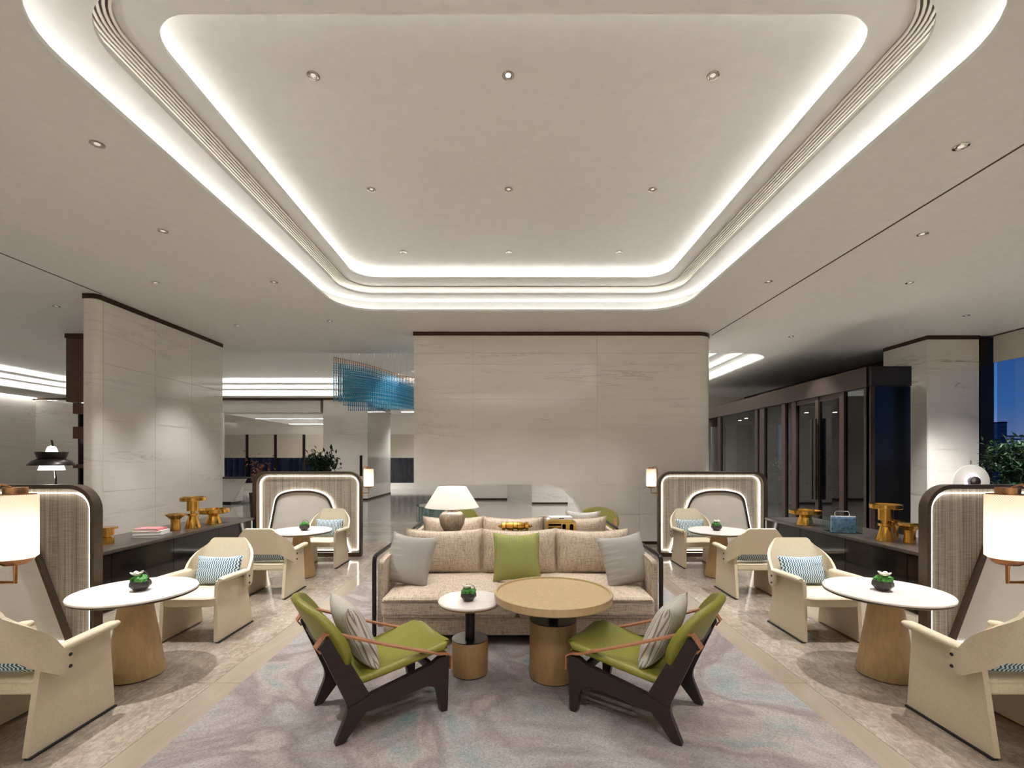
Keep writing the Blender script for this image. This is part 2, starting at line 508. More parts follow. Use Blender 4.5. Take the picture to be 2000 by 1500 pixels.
def flat_loop(L1, L2, z):
    bm = bm_new(); n = len(L1)
    a = [bm.verts.new((p[0], p[1], z)) for p in L1]; b = [bm.verts.new((p[0], p[1], z)) for p in L2]
    for i in range(n): bm.faces.new((a[i], a[(i + 1) % n], b[(i + 1) % n], b[i]))
    return bm
M1 = (-2.885, 2.945, 2.44, 8.16); M2 = (-2.76, 2.82, 2.82, 8.03); M3 = (-2.505, 2.565, 3.15, 7.78)
MZ = (ZC, 4.49, 4.66, 4.87)
mseq = tray_loops(M1, M2, M3, (.62, .5, .36), MZ, .25)
L1_ = (-17.8, 6.5, 11.4, 19.3); L2_ = (-17.55, 6.25, 11.65, 19.05); L3_ = (-17.2, 5.9, 12.0, 18.7)
LZ = (ZC, 4.50, 4.68, 4.90)
lseq = tray_loops(L1_, L2_, L3_, (.9, .8, .7), LZ, .3)
B1_ = (-2.885, 2.945, -3.6, .9); B2_ = (-2.76, 2.82, -3.45, .75); B3_ = (-2.505, 2.565, -3.2, .5)  # unseen rear-bay tray, added to carry fill light
bseq = tray_loops(B1_, B2_, B3_, (.62, .5, .36), MZ, .25)
bm = bm_new()
outer = [(-20.2, -4.2), (10.4, -4.2), (10.4, 28.0), (-20.2, 28.0)]
loops = [outer, mseq[0][0], lseq[0][0], bseq[0][0]]
flat = [p for L in loops for p in L]
vs = [bm.verts.new((p[0], p[1], ZC)) for p in flat]
for t in tessellate_polygon([[Vector((p[0], p[1], 0)) for p in L] for L in loops]):
    try: bm.faces.new([vs[i] for i in t])
    except ValueError: pass
build_tray(bm, mseq); build_tray(bm, lseq); build_tray(bm, bseq)
bmesh.ops.remove_doubles(bm, verts=bm.verts, dist=1e-4)
ceiling = struct(sm('ceiling', bm, 'ceiling_paint', None, 30), 'warm white ceiling with stepped rounded trays and hidden cove light')
def grown(R, d): return (R[0] - d, R[1] + d, R[2] - d, R[3] + d)
def cove_strips(rects, radii, zs, m, off=.12, w=.045):
    for k, (R, r, z) in enumerate(zip(rects, radii, zs)):
        mm = ('led_outer', 'led_outer', 'led_inner')[k] if m == 'led_main' else m
        a = loop_pts(*grown(R, off), r + off); b = loop_pts(*grown(R, off + w), r + off + w)
        obj('cove_led_strip', flat_loop(a, b, z + .05), mm, ceiling)
cove_strips((M1, M2, M3), (.62, .5, .36), MZ, 'led_main', .185, .04)
cove_strips((L1_, L2_, L3_), (.9, .8, .7), LZ, 'led_lobby', .14, .05)
cove_strips((B1_, B2_, B3_), (.62, .5, .36), MZ, 'led')  # added glowing strips behind the camera, lifting the ceiling brightness
# linear air grille on the second ring of the lounge tray
G_in = (-2.68, 2.74, 2.92, 7.90 + .20); G_out = (-3.00, 3.06, 2.60, 8.27)
back = flat_loop(loop_pts(*G_out, .72), loop_pts(*G_in, .42), MZ[2] - .004)
obj('grille_backing', back, 'grille_dark', ceiling)  # dark sheet standing in for the shade between the slats
NS = 10
for k in range(NS):
    t0 = (k + .0) / NS; t1 = (k + .52) / NS
    def lerp(t): return tuple(a + (b - a) * t for a, b in zip(G_in, G_out))
    A = loop_pts(*lerp(t0), .42 + .3 * t0); B = loop_pts(*lerp(t1), .42 + .3 * t1)
    bm = bm_new(); n = len(A)
    q = [[bm.verts.new((p[0], p[1], z)) for p in L] for L, z in ((A, MZ[2] - .006), (A, MZ[2] - .020), (B, MZ[2] - .020), (B, MZ[2] - .006))]
    for a, b in ((0, 1), (1, 2), (2, 3)):
        for i in range(n): bm.faces.new((q[a][i], q[a][(i + 1) % n], q[b][(i + 1) % n], q[b][i]))
    obj('grille_slat', bm, 'lip_paint', ceiling)
# shadow gaps in the main ceiling
obj('shadow_gap', box(4.155, 4.175, -4, 9.75, ZC - .004, ZC + .004), 'seam_dark', ceiling)
obj('shadow_gap', box(-6.30, -6.28, -4, 7.3, ZC - .004, ZC + .004), 'seam_dark', ceiling)

# ------------------------------------------------------------------ floor
floor = struct(obj('floor', box(-20.2, 10.4, -4.2, 28.0, -.2, -.012), 'stone_lobby'), 'polished stone floor in beige and grey bands')
XB = [-6.6, -5.5, -4.4, -3.2, -2.25, -1.2, 0, 1.2, 2.25, 3.2, 4.4, 5.5, 6.5]
mott = {3, 8, 0, 11}
Y0s = [0.4, 2.0, 3.6, 5.2, 6.8, 8.4, 10.0]
for i in range(len(XB) - 1):
    for j in range(len(Y0s) - 1):
        if abs(.5 * (XB[i] + XB[i + 1])) < 1.2 and j < 4: continue       # all under the rug
        s = box(XB[i] + .0015, XB[i + 1] - .0015, Y0s[j] + .0015, Y0s[j + 1] - .0015, -.011, 0.0)
        mt = 'stone_mottled' if (i in mott or (i in (2, 9) and j in (4, 5)) or (i in (4, 7) and j in (4, 5))) else 'stone_smooth'
        obj('floor_slab', s, mt, floor)
obj('floor_slab', box(-20, -6.603, -4, 27.9, -.011, 0), 'stone_lobby', floor)
obj('floor_slab', box(6.503, 10.2, -4, 27.9, -.011, 0), 'stone_lobby', floor)
obj('floor_slab', box(-6.6, 6.5, 10.003, 27.9, -.011, 0), 'stone_lobby', floor)
obj('floor_slab', box(-6.6, 6.5, -4, .397, -.011, 0), 'stone_smooth', floor)

# ------------------------------------------------------------------ outer shell
struct(obj('wall_back', box(-20.2, 10.4, -4.4, -4.2, 0, ZC), 'wall_marble'), 'marble wall behind the viewer')
struct(obj('wall_left', box(-20.0, -19.8, -4.2, 28, 0, ZC), 'wall_marble'), 'far left marble wall washed by light')

_wl = bpy.data.objects['wall_left']
obj('wall_wash_strip', box(-19.7, -19.64, -4, 27, ZC - .03, ZC - .02), 'led_lobby', _wl)
# central marble wall, hovering over an opening with a swept end
WY = 9.47; WT = .42
cut = [(-1.914, 1.19), (.80, 1.19), (.95, 1.17), (1.136, 1.055), (1.26, .93), (1.36, .79), (1.485, .54), (1.62, .26), (1.75, 0.0)]
top_z = ZC - .075
ctr = []
for i in range(9):
    a = .5 * PI * i / 8
    ctr.append((3.75 + .36 * math.sin(a), WY + .36 - .36 * math.cos(a)))
wallc = thing('wall_center', None, None)
struct(wallc, 'large central marble wall with a swept opening underneath')
body = cut + [(3.75, 0.0), (3.75, top_z), (-1.914, top_z)]
obj('wall_core', prism([(x + (.01 if x < -1.9 else 0), z) for x, z in body], WY + .012, WY + WT, 'XZ'), 'wall_marble', wallc)
bm = bm_new()
pl = [(3.75, WY + .012)] + [(x - .008, y + .006) for x, y in ctr[1:]] + [(4.10, WY + 1.2), (3.75, WY + 1.2)]
obj('wall_return', prism(pl, 0, top_z, 'XY'), 'wall_marble', wallc)
ZR = [0, .60, 1.19, 2.316, 2.898, 3.594, 3.82, top_z]
XR = [-1.914, -.737, 1.75, 3.75]
def clip_below(x0, x1, z0, z1):
    """panel rectangle minus the swept opening (for the lower rows)"""
    pts = []
    zc = lambda x: None
    def x_at(z):
        for (xa, za), (xb, zb) in zip(cut[1:], cut[2:]):
            if min(za, zb) - 1e-9 <= z <= max(za, zb) + 1e-9 and abs(za - zb) > 1e-6:
                return xa + (xb - xa) * (z - za) / (zb - za)
        return cut[-1][0]
    left = [(max(x0, x_at(z)), z) for z in [z0 + (z1 - z0) * k / 6 for k in range(7)]]
    return [(x1, z0), (x1, z1)] + left[::-1]
for r in range(len(ZR) - 1):
    g = .003
    z0, z1 = ZR[r] + g, ZR[r + 1] - g
    if r < 2:
        obj('marble_panel', prism(clip_below(.8, 2.6 - g, z0, z1 - .004), WY, WY + .012, 'XZ'), 'wall_marble', wallc)
        obj('marble_panel', box(2.6 + g, 3.75 - .001, WY, WY + .012, z0, z1), 'wall_marble', wallc)
    else:
        for c in range(3):
            obj('marble_panel', box(XR[c] + g, XR[c + 1] - (g if c < 2 else .001), WY, WY + .012, z0, z1), 'wall_marble', wallc)
    bm = bm_new(); a = [bm.verts.new((x, y, z0)) for x, y in ctr]; b = [bm.verts.new((x, y, z1)) for x, y in ctr]
    for i in range(len(ctr) - 1): bm.faces.new((a[i], a[i + 1], b[i + 1], b[i]))
    sm('corner_panel', bm, 'wall_marble', wallc, 60)
tp = [(-1.925, WY - .012), (3.75, WY - .012)] + [(x + .012 * math.sin(.5 * PI * i / 8), y - .012 * math.cos(.5 * PI * i / 8)) for i, (x, y) in enumerate(ctr)][1:] + [(4.122, WY + 1.2), (3.7, WY + 1.2), (3.7, WY + WT), (-1.925, WY + WT)]
obj('head_trim', prism(tp, top_z, ZC - .001, 'XY'), 'bronze_trim', wallc)
obj('base_trim', box(1.78, 3.75, WY - .008, WY, .0, .06), 'bronze_trim', wallc)

# left marble wall block along the credenza
lw = thing('wall_left_pier', None, None); struct(lw, 'tall marble pier beside the left credenza')
pier = rrect(-6.56, -6.35, 7.28, 10.48, (.02, .09, .02, .02), 5)
sm('pier_core', prism([(x - .004 if x > -6.4 else x, y) for x, y in pier], 0, ZC - .075, 'XY'), 'wall_marble', lw, 35)
zc = [0, 1.19, 2.316, 3.2, ZC - .078]
for r in range(4):
    for y0, y1 in ((7.40, 8.48), (8.486, 9.45), (9.456, 10.47)):
        obj('marble_panel', box(-6.355, -6.343, y0, y1, zc[r] + .003, zc[r + 1] - .003), 'wall_marble', lw)
obj('head_trim', prism(rrect(-6.575, -6.333, 7.265, 10.49, (.03, .10, .02, .02), 5), ZC - .075, ZC - .001, 'XY'), 'bronze_trim', lw)

# right marble column
rc = thing('wall_right_column', None, None); struct(rc, 'veined marble column beside the right window')
obj('column_core', box(8.62, 9.66, 9.76, 10.9, 0, ZC - .08), 'column_marble', rc)
for z0, z1 in ((0, .95), (.95, 1.9), (1.9, 2.85), (2.85, 3.55), (3.55, ZC - .08)):
    obj('marble_panel', box(8.615, 9.665, 9.75, 9.76, z0 + .003, z1 - .003), 'column_marble', rc)
    obj('marble_panel', box(8.605, 8.615, 9.76, 10.9, z0 + .003, z1 - .003), 'column_marble', rc)
obj('head_trim', box(8.595, 9.675, 9.74, 10.9, ZC - .08, ZC - .001), 'bronze_trim', rc)

# ------------------------------------------------------------------ right window wall with blind
VTOP = 3.27
rw = thing('window_1', None, None); struct(rw, 'tall window with dusk view and half drawn roller blind on the right')
obj('sill_wall', box(10.0, 10.15, -4.2, 9.75, 0, .3), 'dark_metal', rw)
obj('head_rail', box(9.98, 10.15, -4.2, 9.75, ZC - .06, ZC), 'bronze_trim', rw)
for y in (7.2, 4.8, 2.4, 0.0, -2.4): obj('mullion', box(9.92, 10.12, y, y + .16, .3, ZC - .06), 'dark_metal', rw)
obj('mullion', box(9.70, 9.95, 9.76, 9.90, 0, ZC - .06), 'dark_metal', rw)
for y0, y1 in ((7.36, 9.75), (4.96, 7.2), (2.56, 4.8), (.16, 2.4), (-2.24, 0), (-4.2, -2.4)):
    obj('pane', box(10.04, 10.05, y0, y1, .3, ZC - .06), 'window_glass', rw)
    obj('roller_blind', box(9.93, 9.945, y0 - .06, y1 + (-.03), 3.68, ZC - .03), 'roller_blind', rw)
struct(obj('wall_right_upper', box(9.66, 10.15, 11.0, 28, VTOP, ZC), 'bronze_trim'), 'dark upper wall above the entrance')
struct(obj('wall_right_rear', box(9.66, 10.15, 19.4, 28, 0, VTOP), 'wall_marble'), 'marble wall beyond the entrance')
struct(obj('wall_right_far', box(9.66, 10.15, 9.92, 11.0, 0, ZC), 'black_soft'), 'dark wall between column and entrance')
gnd = struct(obj('ground_outside', box(10.16, 700, -300, 900, -.5, -.3), 'asphalt'), 'dark ground outside the window')
struct(obj('ground_outside_rear', box(-60, 10.16, 27.4, 120, -.5, -.3), 'asphalt'), 'dark ground outside the lobby windows')
tb = thing('tower_building', 'slim teal tower on the horizon outside the right window', 'building', (310, 300, -.3))
obj('tower_body', box(-2, 2, -3, 3, 0, 24.5), 'outdoor_glass', tb); obj('tower_cap', box(-2.1, 2.1, -3.1, 3.1, 24.5, 25.6), 'outdoor_dark', tb)
for k in range(9): obj('floor_band', box(-2.04, 2.04, -3.04, -3, 2.0 + k * 2.5, 2.4 + k * 2.5), 'outdoor_dark', tb)
rl = thing('terrace_railing', 'pale horizontal bar railing outside the right window', 'railing', (21, 20, -.3))
for k in range(5): obj('rail_bar', box(-2.0, 6, 0, .05, 2.42 + k * .13, 2.49 + k * .13), 'roller_blind' if k == 4 else 'outdoor_glass', rl)
for k in range(5): obj('rail_post', box(-2 + k * 1.9, -1.94 + k * 1.9, .05, .12, 0, 3.0), 'outdoor_dark', rl)

# ------------------------------------------------------------------ entrance vestibule (dark bronze, glass)
vx = 6.50
ve = thing('door_1', None, None); struct(ve, 'dark bronze entrance vestibule with tall glass doors')
VT = 3.37
obj('end_panel', box(vx + .06, vx + .70, 8.5, 8.56, 0, VT - .36), 'black_gloss', ve)
obj('corner_post', box(vx - .02, vx + .06, 8.5, 8.6, 0, VT - .36), 'door_metal', ve)
obj('head_box_end', box(vx - .02, vx + .70, 8.48, 8.56, VT - .355, VT), 'black_soft', ve)
obj('head_box', box(vx - .05, vx + .25, 8.56, 12.3, VT - .355, VT), 'door_metal', ve)
obj('roof', box(vx + .25, vx + .70, 8.56, 10.95, VT - .1, VT), 'black_soft', ve)
obj('roof', box(vx + .25, 9.66, 10.95, 17.0, 2.93, VT), 'black_soft', ve)
obj('head_box', box(vx - .05, vx + .25, 12.3, 17.0, VT - .355, VT - .02), 'door_metal', ve)
def xp(px): return 925 * vx / (px - 995)     # depth of the vestibule face where it is seen
for a, b in ((1700, 1689), (1650, 1641), (1600, 1594), (1556, 1549), (1535, 1528), (1494, 1485), (1481, 1476), (1408, 1403)):
    obj('door_stile', box(vx - .02, vx + .08, xp(a), max(xp(b), xp(a) + .05), 0, VT - .36), 'door_metal', ve)
for a, b in ((1689, 1650), (1641, 1600), (1594, 1556), (1549, 1535), (1528, 1494), (1476, 1408)):
    obj('pane', box(vx + .02, vx + .03, xp(a), xp(b), .12, VT - .36), 'door_glass', ve)
    obj('bottom_rail', box(vx, vx + .06, xp(a), xp(b), 0, .12), 'door_metal', ve)
    if a in (1641, 1594): obj('top_rail', box(vx, vx + .06, xp(a), xp(b), VT - .46, VT - .36), 'door_metal', ve)
for a in (1601, 1594): obj('door_handle', box(vx - .09, vx - .06, xp(a), xp(a) + .07, .85, 2.55), 'dark_metal', ve)
for y0, y1 in ((11.0, 12.6), (12.95, 15.9), (16.5, 19.4)): obj('exterior_wall', box(9.3, 9.38, y0, y1, 0, VT), 'outdoor_dark', ve)
for y0, y1 in ((12.6, 12.95), (15.9, 16.5)):
    obj('exterior_pane', box(9.33, 9.34, y0, y1, 1.0, VT), 'window_glass', ve); obj('exterior_wall', box(9.3, 9.38, y0, y1, 0, 1.0), 'outdoor_dark', ve)
obj('inner_divider', box(7.6, 9.3, 10.9, 10.96, 0, VT), 'dark_metal', ve)
obj('interior_post', box(8.2, 8.3, 12.6, 12.7, 0, VT), 'dark_metal', ve)
for y, x in ((12.5, 7.84), (12.4, 8.52), (11.9, 8.6), (14.2, 7.1), (15.0, 7.3)):
    obj('ceiling_lens', lathe([(0, 0), (.05, 0)], 12, (x, y, 2.928)), 'lens_bright', ve)
# revolving drum further back
dr = thing('revolving_door', 'curved glass revolving door in dark bronze beyond the vestibule', 'door', (6.95, 16.2, 0))
pts = [(-.9 * math.cos(a), -.9 * math.sin(a)) for a in [PI * (-.25 + .75 * k / 10) for k in range(11)]]
A = [(x * 1.02, y * 1.02) for x, y in pts]; B = [(x * .94, y * .94) for x, y in pts]
obj('drum_head', prism(A + B[::-1], 2.75, 3.0, 'XY'), 'door_metal', dr)
bm = bm_new(); a = [bm.verts.new((x, y, .1)) for x, y in pts]; b = [bm.verts.new((x, y, 2.75)) for x, y in pts]
for i in range(10): bm.faces.new((a[i], a[i + 1], b[i + 1], b[i]))
sm('drum_glass', bm, 'door_glass', dr, 60)
for i in (0, 5, 10): obj('drum_post', box(pts[i][0] - .03, pts[i][0] + .03, pts[i][1] - .03, pts[i][1] + .03, 0, 2.75), 'door_metal', dr)
obj('drum_base', prism(A + B[::-1], 0, .1, 'XY'), 'door_metal', dr)

# ------------------------------------------------------------------ lobby beyond the wall
lb = thing('wall_lobby', None, None); struct(lb, 'reception wall across the lobby with a wide opening')
WL = 19.8
obj('wall_over_opening', box(-19.8, -7.9, WL, WL + .3, 3.67, ZC - .09), 'wall_marble', lb)
obj('wall_left_part', box(-19.8, -12.1, WL, WL + .3, 0, 3.67), 'wall_marble', lb)
obj('wall_block', box(-7.75, -5.9, WL - .1, 23.5, 0, ZC - .09), 'wall_marble', lb)
obj('head_trim', box(-19.8, -5.88, WL - .12, WL - .1, ZC - .09, ZC - .001), 'bronze_trim', lb)
obj('head_trim', box(-5.9, -5.88, WL - .1, 23.5, ZC - .30, ZC - .20), 'bronze_trim', lb)
obj('base_trim', box(-7.75, -5.885, WL - .115, WL - .1, 0, .07), 'bronze_trim', lb)
obj('base_trim', box(-5.9, -5.885, WL - .1, 23.5, 0, .07), 'bronze_trim', lb)
obj('door_panel', box(-6.22, -6.12, WL - .13, WL - .1, 1.0, 1.86), 'dark_metal', lb)
obj('wall_panel_right', box(-2.65, -.1, WL, WL + .3, 0, ZC), 'wall_marble', lb)
obj('wall_panel_angle', prism([(-.1, WL), (.85, 18.0), (.85, 18.3), (-.1, WL + .3)], 0, ZC, 'XY'), 'wall_marble', lb)
obj('wall_panel_right', box(.85, 2.2, 17.9, 18.2, 0, ZC), 'wall_marble', lb)
obj('wall_panel_angle', prism([(2.2, 17.9), (3.2, 19.5), (3.2, 19.8), (2.2, 18.2)], 0, ZC, 'XY'), 'wall_marble', lb)
obj('wall_panel_right', box(3.2, 9.66, 19.5, 19.8, 0, ZC), 'wall_marble', lb)
for x0, x1, y in ((-2.65, -.1, WL), (.85, 2.2, 17.9), (3.2, 6.5, 19.5)):
    obj('base_trim', box(x0, x1, y - .015, y, 0, .07), 'bronze_trim', lb)
obj('soffit', box(-12.1, -7.75, WL + .3, 27.0, 3.62, 3.67), 'ceiling_paint', lb)
obj('soffit_light', box(-12.0, -7.8, 22.4, 22.48, 3.612, 3.62), 'led_lobby', lb)
obj('soffit_light', box(-12.0, -7.8, 25.8, 25.9, 3.612, 3.62), 'led_lobby', lb)
obj('soffit_light', box(-5.8, -2.7, 25.4, 25.5, ZC - .012, ZC - .001), 'led_lobby', lb)
ww = thing('window_2', None, None); struct(ww, 'lobby window band with white roller blinds and dusk beyond')
WYF = 27.0
obj('sill_wall', box(-19.8, 10, WYF, WYF + .15, 0, .35), 'wall_marble', ww)
obj('head_wall', box(-19.8, 10, WYF, WYF + .15, 3.1, ZC), 'wall_marble', ww)
xs = [-19.8 + 1.62 * k for k in range(19)]
for k, x in enumerate(xs):
    obj('mullion', box(x - .07, x + .07, WYF - .06, WYF + .1, .35, 3.1), 'dark_metal', ww)
    if k < 18:
        obj('pane', box(x + .07, x + 1.55, WYF + .04, WYF + .05, .35, 3.1), 'window_glass', ww)
        obj('roller_blind', box(x + .08, x + 1.54, WYF - .04, WYF - .03, 1.78 + (.0 if k % 3 else .02), 3.1), 'roller_blind', ww)
fb = thing('louvred_building', 'dark louvred building seen in blue dusk beyond the lobby windows', 'building', (0, 33, -.3))
obj('facade', box(-22, 6, 0, 4, 0, 3.6), 'outdoor_blue', fb)
for k in range(60): obj('louvre', box(-21.6 + k * .42, -21.42 + k * .42, -.12, 0, .4, 2.5), 'outdoor_dark', fb)
obj('fascia', box(-22.1, 6.1, -.2, 0, 2.6, 2.9), 'outdoor_dark', fb)

cd = thing('reception_counter', 'veined marble reception counter left of the lit screen', 'counter', (-10.9, 17.6, 0))
obj('counter_front', prism([(-2.5, 0.12), (.62, .12), (1.1, .98), (-2.5, .98)], 0, .1, 'XZ'), 'counter_marble', cd)
obj('counter_body', box(-2.5, .55, .1, .8, 0.1, .98), 'counter_marble', cd); obj('counter_top', box(-2.5, 1.15, -.03, .85, .98, 1.02), 'black_soft', cd)
obj('counter_plinth', box(-2.5, .5, .05, .75, 0, .12), 'black_soft', cd)

# ------------------------------------------------------------------ recessed downlights
def make_downlight(name):
    t = thing(name, '', 'downlight', group='recessed ceiling downlights')
    sm('trim_ring', lathe([(.058, -.001), (.075, -.001), (.075, -.008), (.060, -.012), (.054, -.004), (.046, .0)], 24), 'chrome', t, 50)
    sm('reflector', lathe([(.054, -.004), (.030, -.0015)], 24), 'chrome', t, 60)
    obj('lens', lathe([(.030, -.002), (0, -.002)], 18), 'lens', t)
    return t
dl0 = make_downlight('recessed_downlight'); dl_used = False
def downlight(x, y, z, label, w=SPOT_W, scale=1.0, size=78, bright=False):
    global dl_used
    if not dl_used: t = dl0; t.location = (x, y, z); t['label'] = label; dl_used = True
    else: t = dup(dl0, (x, y, z), 0, label)
    t.scale = (scale,) * 3
    if bright:
        for ch in t.children:
            if ch.name.startswith('lens'): ch.data = ch.data.copy(); ch.data.materials[0] = MATS['lens_bright']
    if w > 0:
        light('spot', 'SPOT', (0, 0, -.02), w, t, (1.0, 1.0, 1.0), spot_size=math.radians(size), spot_blend=.55, shadow_soft_size=.035)
def cpx(x, y, z):    # ceiling position from a measured sight line
    Y = 925 * (z - 1.7) / (897 - y); return ((x - 995) * Y / 925, Y)
rows = ('front', 'middle', 'rear'); cols = ('left', 'centre', 'right')
for r, y in enumerate((3.91, 5.56, 7.24)):
    for c, x in enumerate((-1.62, -.01, 1.68)):
        downlight(x, y, MZ[3], f'{cols[c]} downlight of the {rows[r]} row in the raised tray' if not (r == 0 and c == 1) else 'glaring centre downlight of the front row in the raised tray',
                  SPOT_W * (.58, .60, 1.05)[r], .68, 84, (r, c) == (0, 1))
names = [((190, 281), 'large downlight in the lower ceiling nearest the left edge'), ((318, 451), 'downlight in the lower ceiling between the left shadow gap and tray'),
         ((304, 552), 'downlight in the lower ceiling above the left marble pier'), ((535, 551), 'downlight close to the far left corner of the tray'),
         ((110, 598), 'downlight left of the marble pier in the lower ceiling'), ((463, 635), 'downlight just right of the marble pier in the lower ceiling'),
         ((644, 627), 'downlight in front of the blue chandelier in the lower ceiling'),
         ((1877, 286), 'large downlight in the lower ceiling nearest the right edge'), ((1802, 457), 'downlight right of the right ceiling shadow gap'),
         ((1501, 550), 'downlight close to the far right corner of the tray'), ((1777, 552), 'downlight in the lower ceiling above the entrance vestibule'),
         ((1887, 616), 'downlight directly in front of the right marble column'), ((1545, 657), 'downlight in the lower ceiling over the glass doors')]
for (px, py), lab in names:
    X, Y = cpx(px, py, ZC); downlight(X, Y, ZC, lab, SPOT_W * (3.2 if px in (190, 1877) else 2.0 if px in (535, 1501) else 3.4 if px in (1887, 1545) else 1.3), .72)

# ------------------------------------------------------------------ rug
rg = tag(obj('area_rug', rbox(-2.02, 2.04, .9, 8.6, .0005, .016, .006, 2), 'rug_wool'), 'large mottled grey lilac and teal rug under the sofa group', 'rug')

# ------------------------------------------------------------------ sofas
def smooth_box(x0, x1, y0, y1, z0, z1, b, seg=4, crown=0.0, nose=0.0):
    bm = box(x0, x1, y0, y1, z0, z1)
    bmesh.ops.subdivide_edges(bm, edges=list(bm.edges), cuts=5, use_grid_fill=True)
    cx, cy = (x0 + x1) / 2, (y0 + y1) / 2
    for v in bm.verts:
        u = (v.co.x - cx) / ((x1 - x0) / 2); w = (v.co.y - cy) / ((y1 - y0) / 2)
        f = max(0, (1 - u * u)) ** .5 * max(0, (1 - w * w)) ** .5
        if v.co.z > z1 - 1e-5: v.co.z += crown * f
        if v.co.y < y0 + 1e-5: v.co.y -= nose * max(0, 1 - u * u)
    ed = [e for e in bm.edges if len(e.link_faces) == 2 and e.link_faces[0].normal.dot(e.link_faces[1].normal) < .5]
    bm.normal_update()
    ed = [e for e in bm.edges if len(e.link_faces) == 2 and e.link_faces[0].normal.dot(e.link_faces[1].normal) < .5]
    bmesh.ops.bevel(bm, geom=ed, offset=b, segments=seg, profile=.5, affect='EDGES')
    return bm
def make_sofa(label):
    t = thing('sofa', label, 'sofa')                 # local: faces -Y, centre of the plan at the origin
    sm('base', rbox(-1.24, 1.24, -.56, .56, .065, .232, .02), 'linen', t)
    for x0, x1 in ((-1.245, -.004), (.004, 1.245)):
        c = sm('seat_cushion', smooth_box(x0, x1, -.62, .42, .234, .425, .045, 4, .045, .0), 'linen', t, 60)
        xa, xb = x0 + .03, x1 - .03
        sm('piping', tube([(xa, -.617, .408), (xb, -.617, .408)], .005, 6), 'linen', c)
    sm('back_frame', rbox(-1.26, 1.26, .44, .57, .065, .70, .03), 'linen', t)
    for s in (-1, 1):
        a0 = 1.26; a1 = 1.315
        arm = [(-.46, .10), (.57, .10), (.57, .74), (-.20, .735), (-.44, .72)]
        sm('arm_panel', prism(round_poly(arm, .05), s * a0, s * a1, 'YZ'), 'linen', t)
        f = [(s * 1.335, -.49, .015), (s * 1.335, -.49, .72), (s * 1.335, -.475, .762), (s * 1.335, -.44, .775), (s * 1.335, .5, .775), (s * 1.335, .57, .765), (s * 1.335, .60, .72), (s * 1.335, .60, .015)]
        sm('arm_frame', tube(f, .02, 10), 'dark_metal', t)
        for y in (-.42, .42): sm('leg', lathe([(0, 0), (.025, 0), (.025, .066), (0, .066)], 12, (s * 1.1, y, 0)), 'dark_metal', t)
    for x, w in ((-.80, .86), (.03, .84), (.83, .82)):
        b = sm('back_cushion', pillow(w, .50, .26, 18, .035, .06), 'linen', t, 80)
        b.location = (x, .30, .675); b.rotation_euler = (math.radians(77), 0, 0)
        # piped seam round the rim of the cushion
        rim = []
        N_ = 10
        for (ua, va, ub, vb) in ((-1, -1, 1, -1), (1, -1, 1, 1), (1, 1, -1, 1), (-1, 1, -1, -1)):
            for i in range(N_):
                u = ua + (ub - ua) * i / N_; v = va + (vb - va) * i / N_
                rim.append((u * w / 2 * (1 - .035 * (1 - v * v) * abs(u) ** 3), v * .25 * (1 - .035 * (1 - u * u) * abs(v) ** 3) - .06 * .50 * (1 - u * u) * max(0, v) ** 2, 0))
        sm('piping', tube(rim, .005, 5, True), 'linen', b)
    return t
SX = .077
sofa = make_sofa('long beige linen sofa facing the viewer behind the round tables'); sofa.location = (SX, 4.90, .017)
sofa2 = dup(sofa, (SX, 6.72, .017), PI, 'beige linen sofa turned away, its back cushions showing behind the lamp')

def put_pillow(name, w, h, t, m, loc, rot, label, group, pinch=.08):
    o = sm(name, pillow(w, h, t, 18, pinch, .03), m, None, 80)
    o.rotation_mode = 'XYZ'; o.location = loc; o.rotation_euler = rot
    return tag(o, label, 'pillow', group)
R = math.radians
put_pillow('throw_pillow', .52, .52, .17, 'pillow_grey', (-1.0, 4.74, .70), (R(66), R(4), R(-18)), 'fine grey ribbed pillow at the left end of the sofa', 'throw pillows on the sofa')
put_pillow('throw_pillow', .52, .52, .17, 'pillow_grey', (1.155, 4.74, .70), (R(66), R(-4), R(18)), 'fine grey ribbed pillow at the right end of the sofa', 'throw pillows on the sofa')
put_pillow('throw_pillow', .49, .50, .16, 'pillow_green', (.075, 4.83, .71), (R(68), R(0), R(2)), 'green zigzag woven pillow in the middle of the sofa', 'throw pillows on the sofa')
put_pillow('throw_pillow', .50, .50, .16, 'linen_cool', (1.05, 6.78, .73), (R(78), 0, R(170)), 'pale pillow on the far sofa beside the green chair', 'throw pillows on the far sofa')

# console between the sofas
cn = thing('sofa_console', 'narrow dark console table standing between the two sofas', 'table', (SX, 5.80, .017))
sm('console_top', rbox(-1.12, 1.12, -.20, .20, .755, .785, .006, 2), 'credenza_top', cn)
for x in (-1.05, 1.05):
    for y in (-.15, .15): sm('leg', box(x - .02, x + .02, y - .02, y + .02, 0, .755), 'dark_metal', cn)
obj('shelf', box(-1.05, 1.05, -.15, .15, .2, .23), 'credenza_top', cn)
CZ = .803
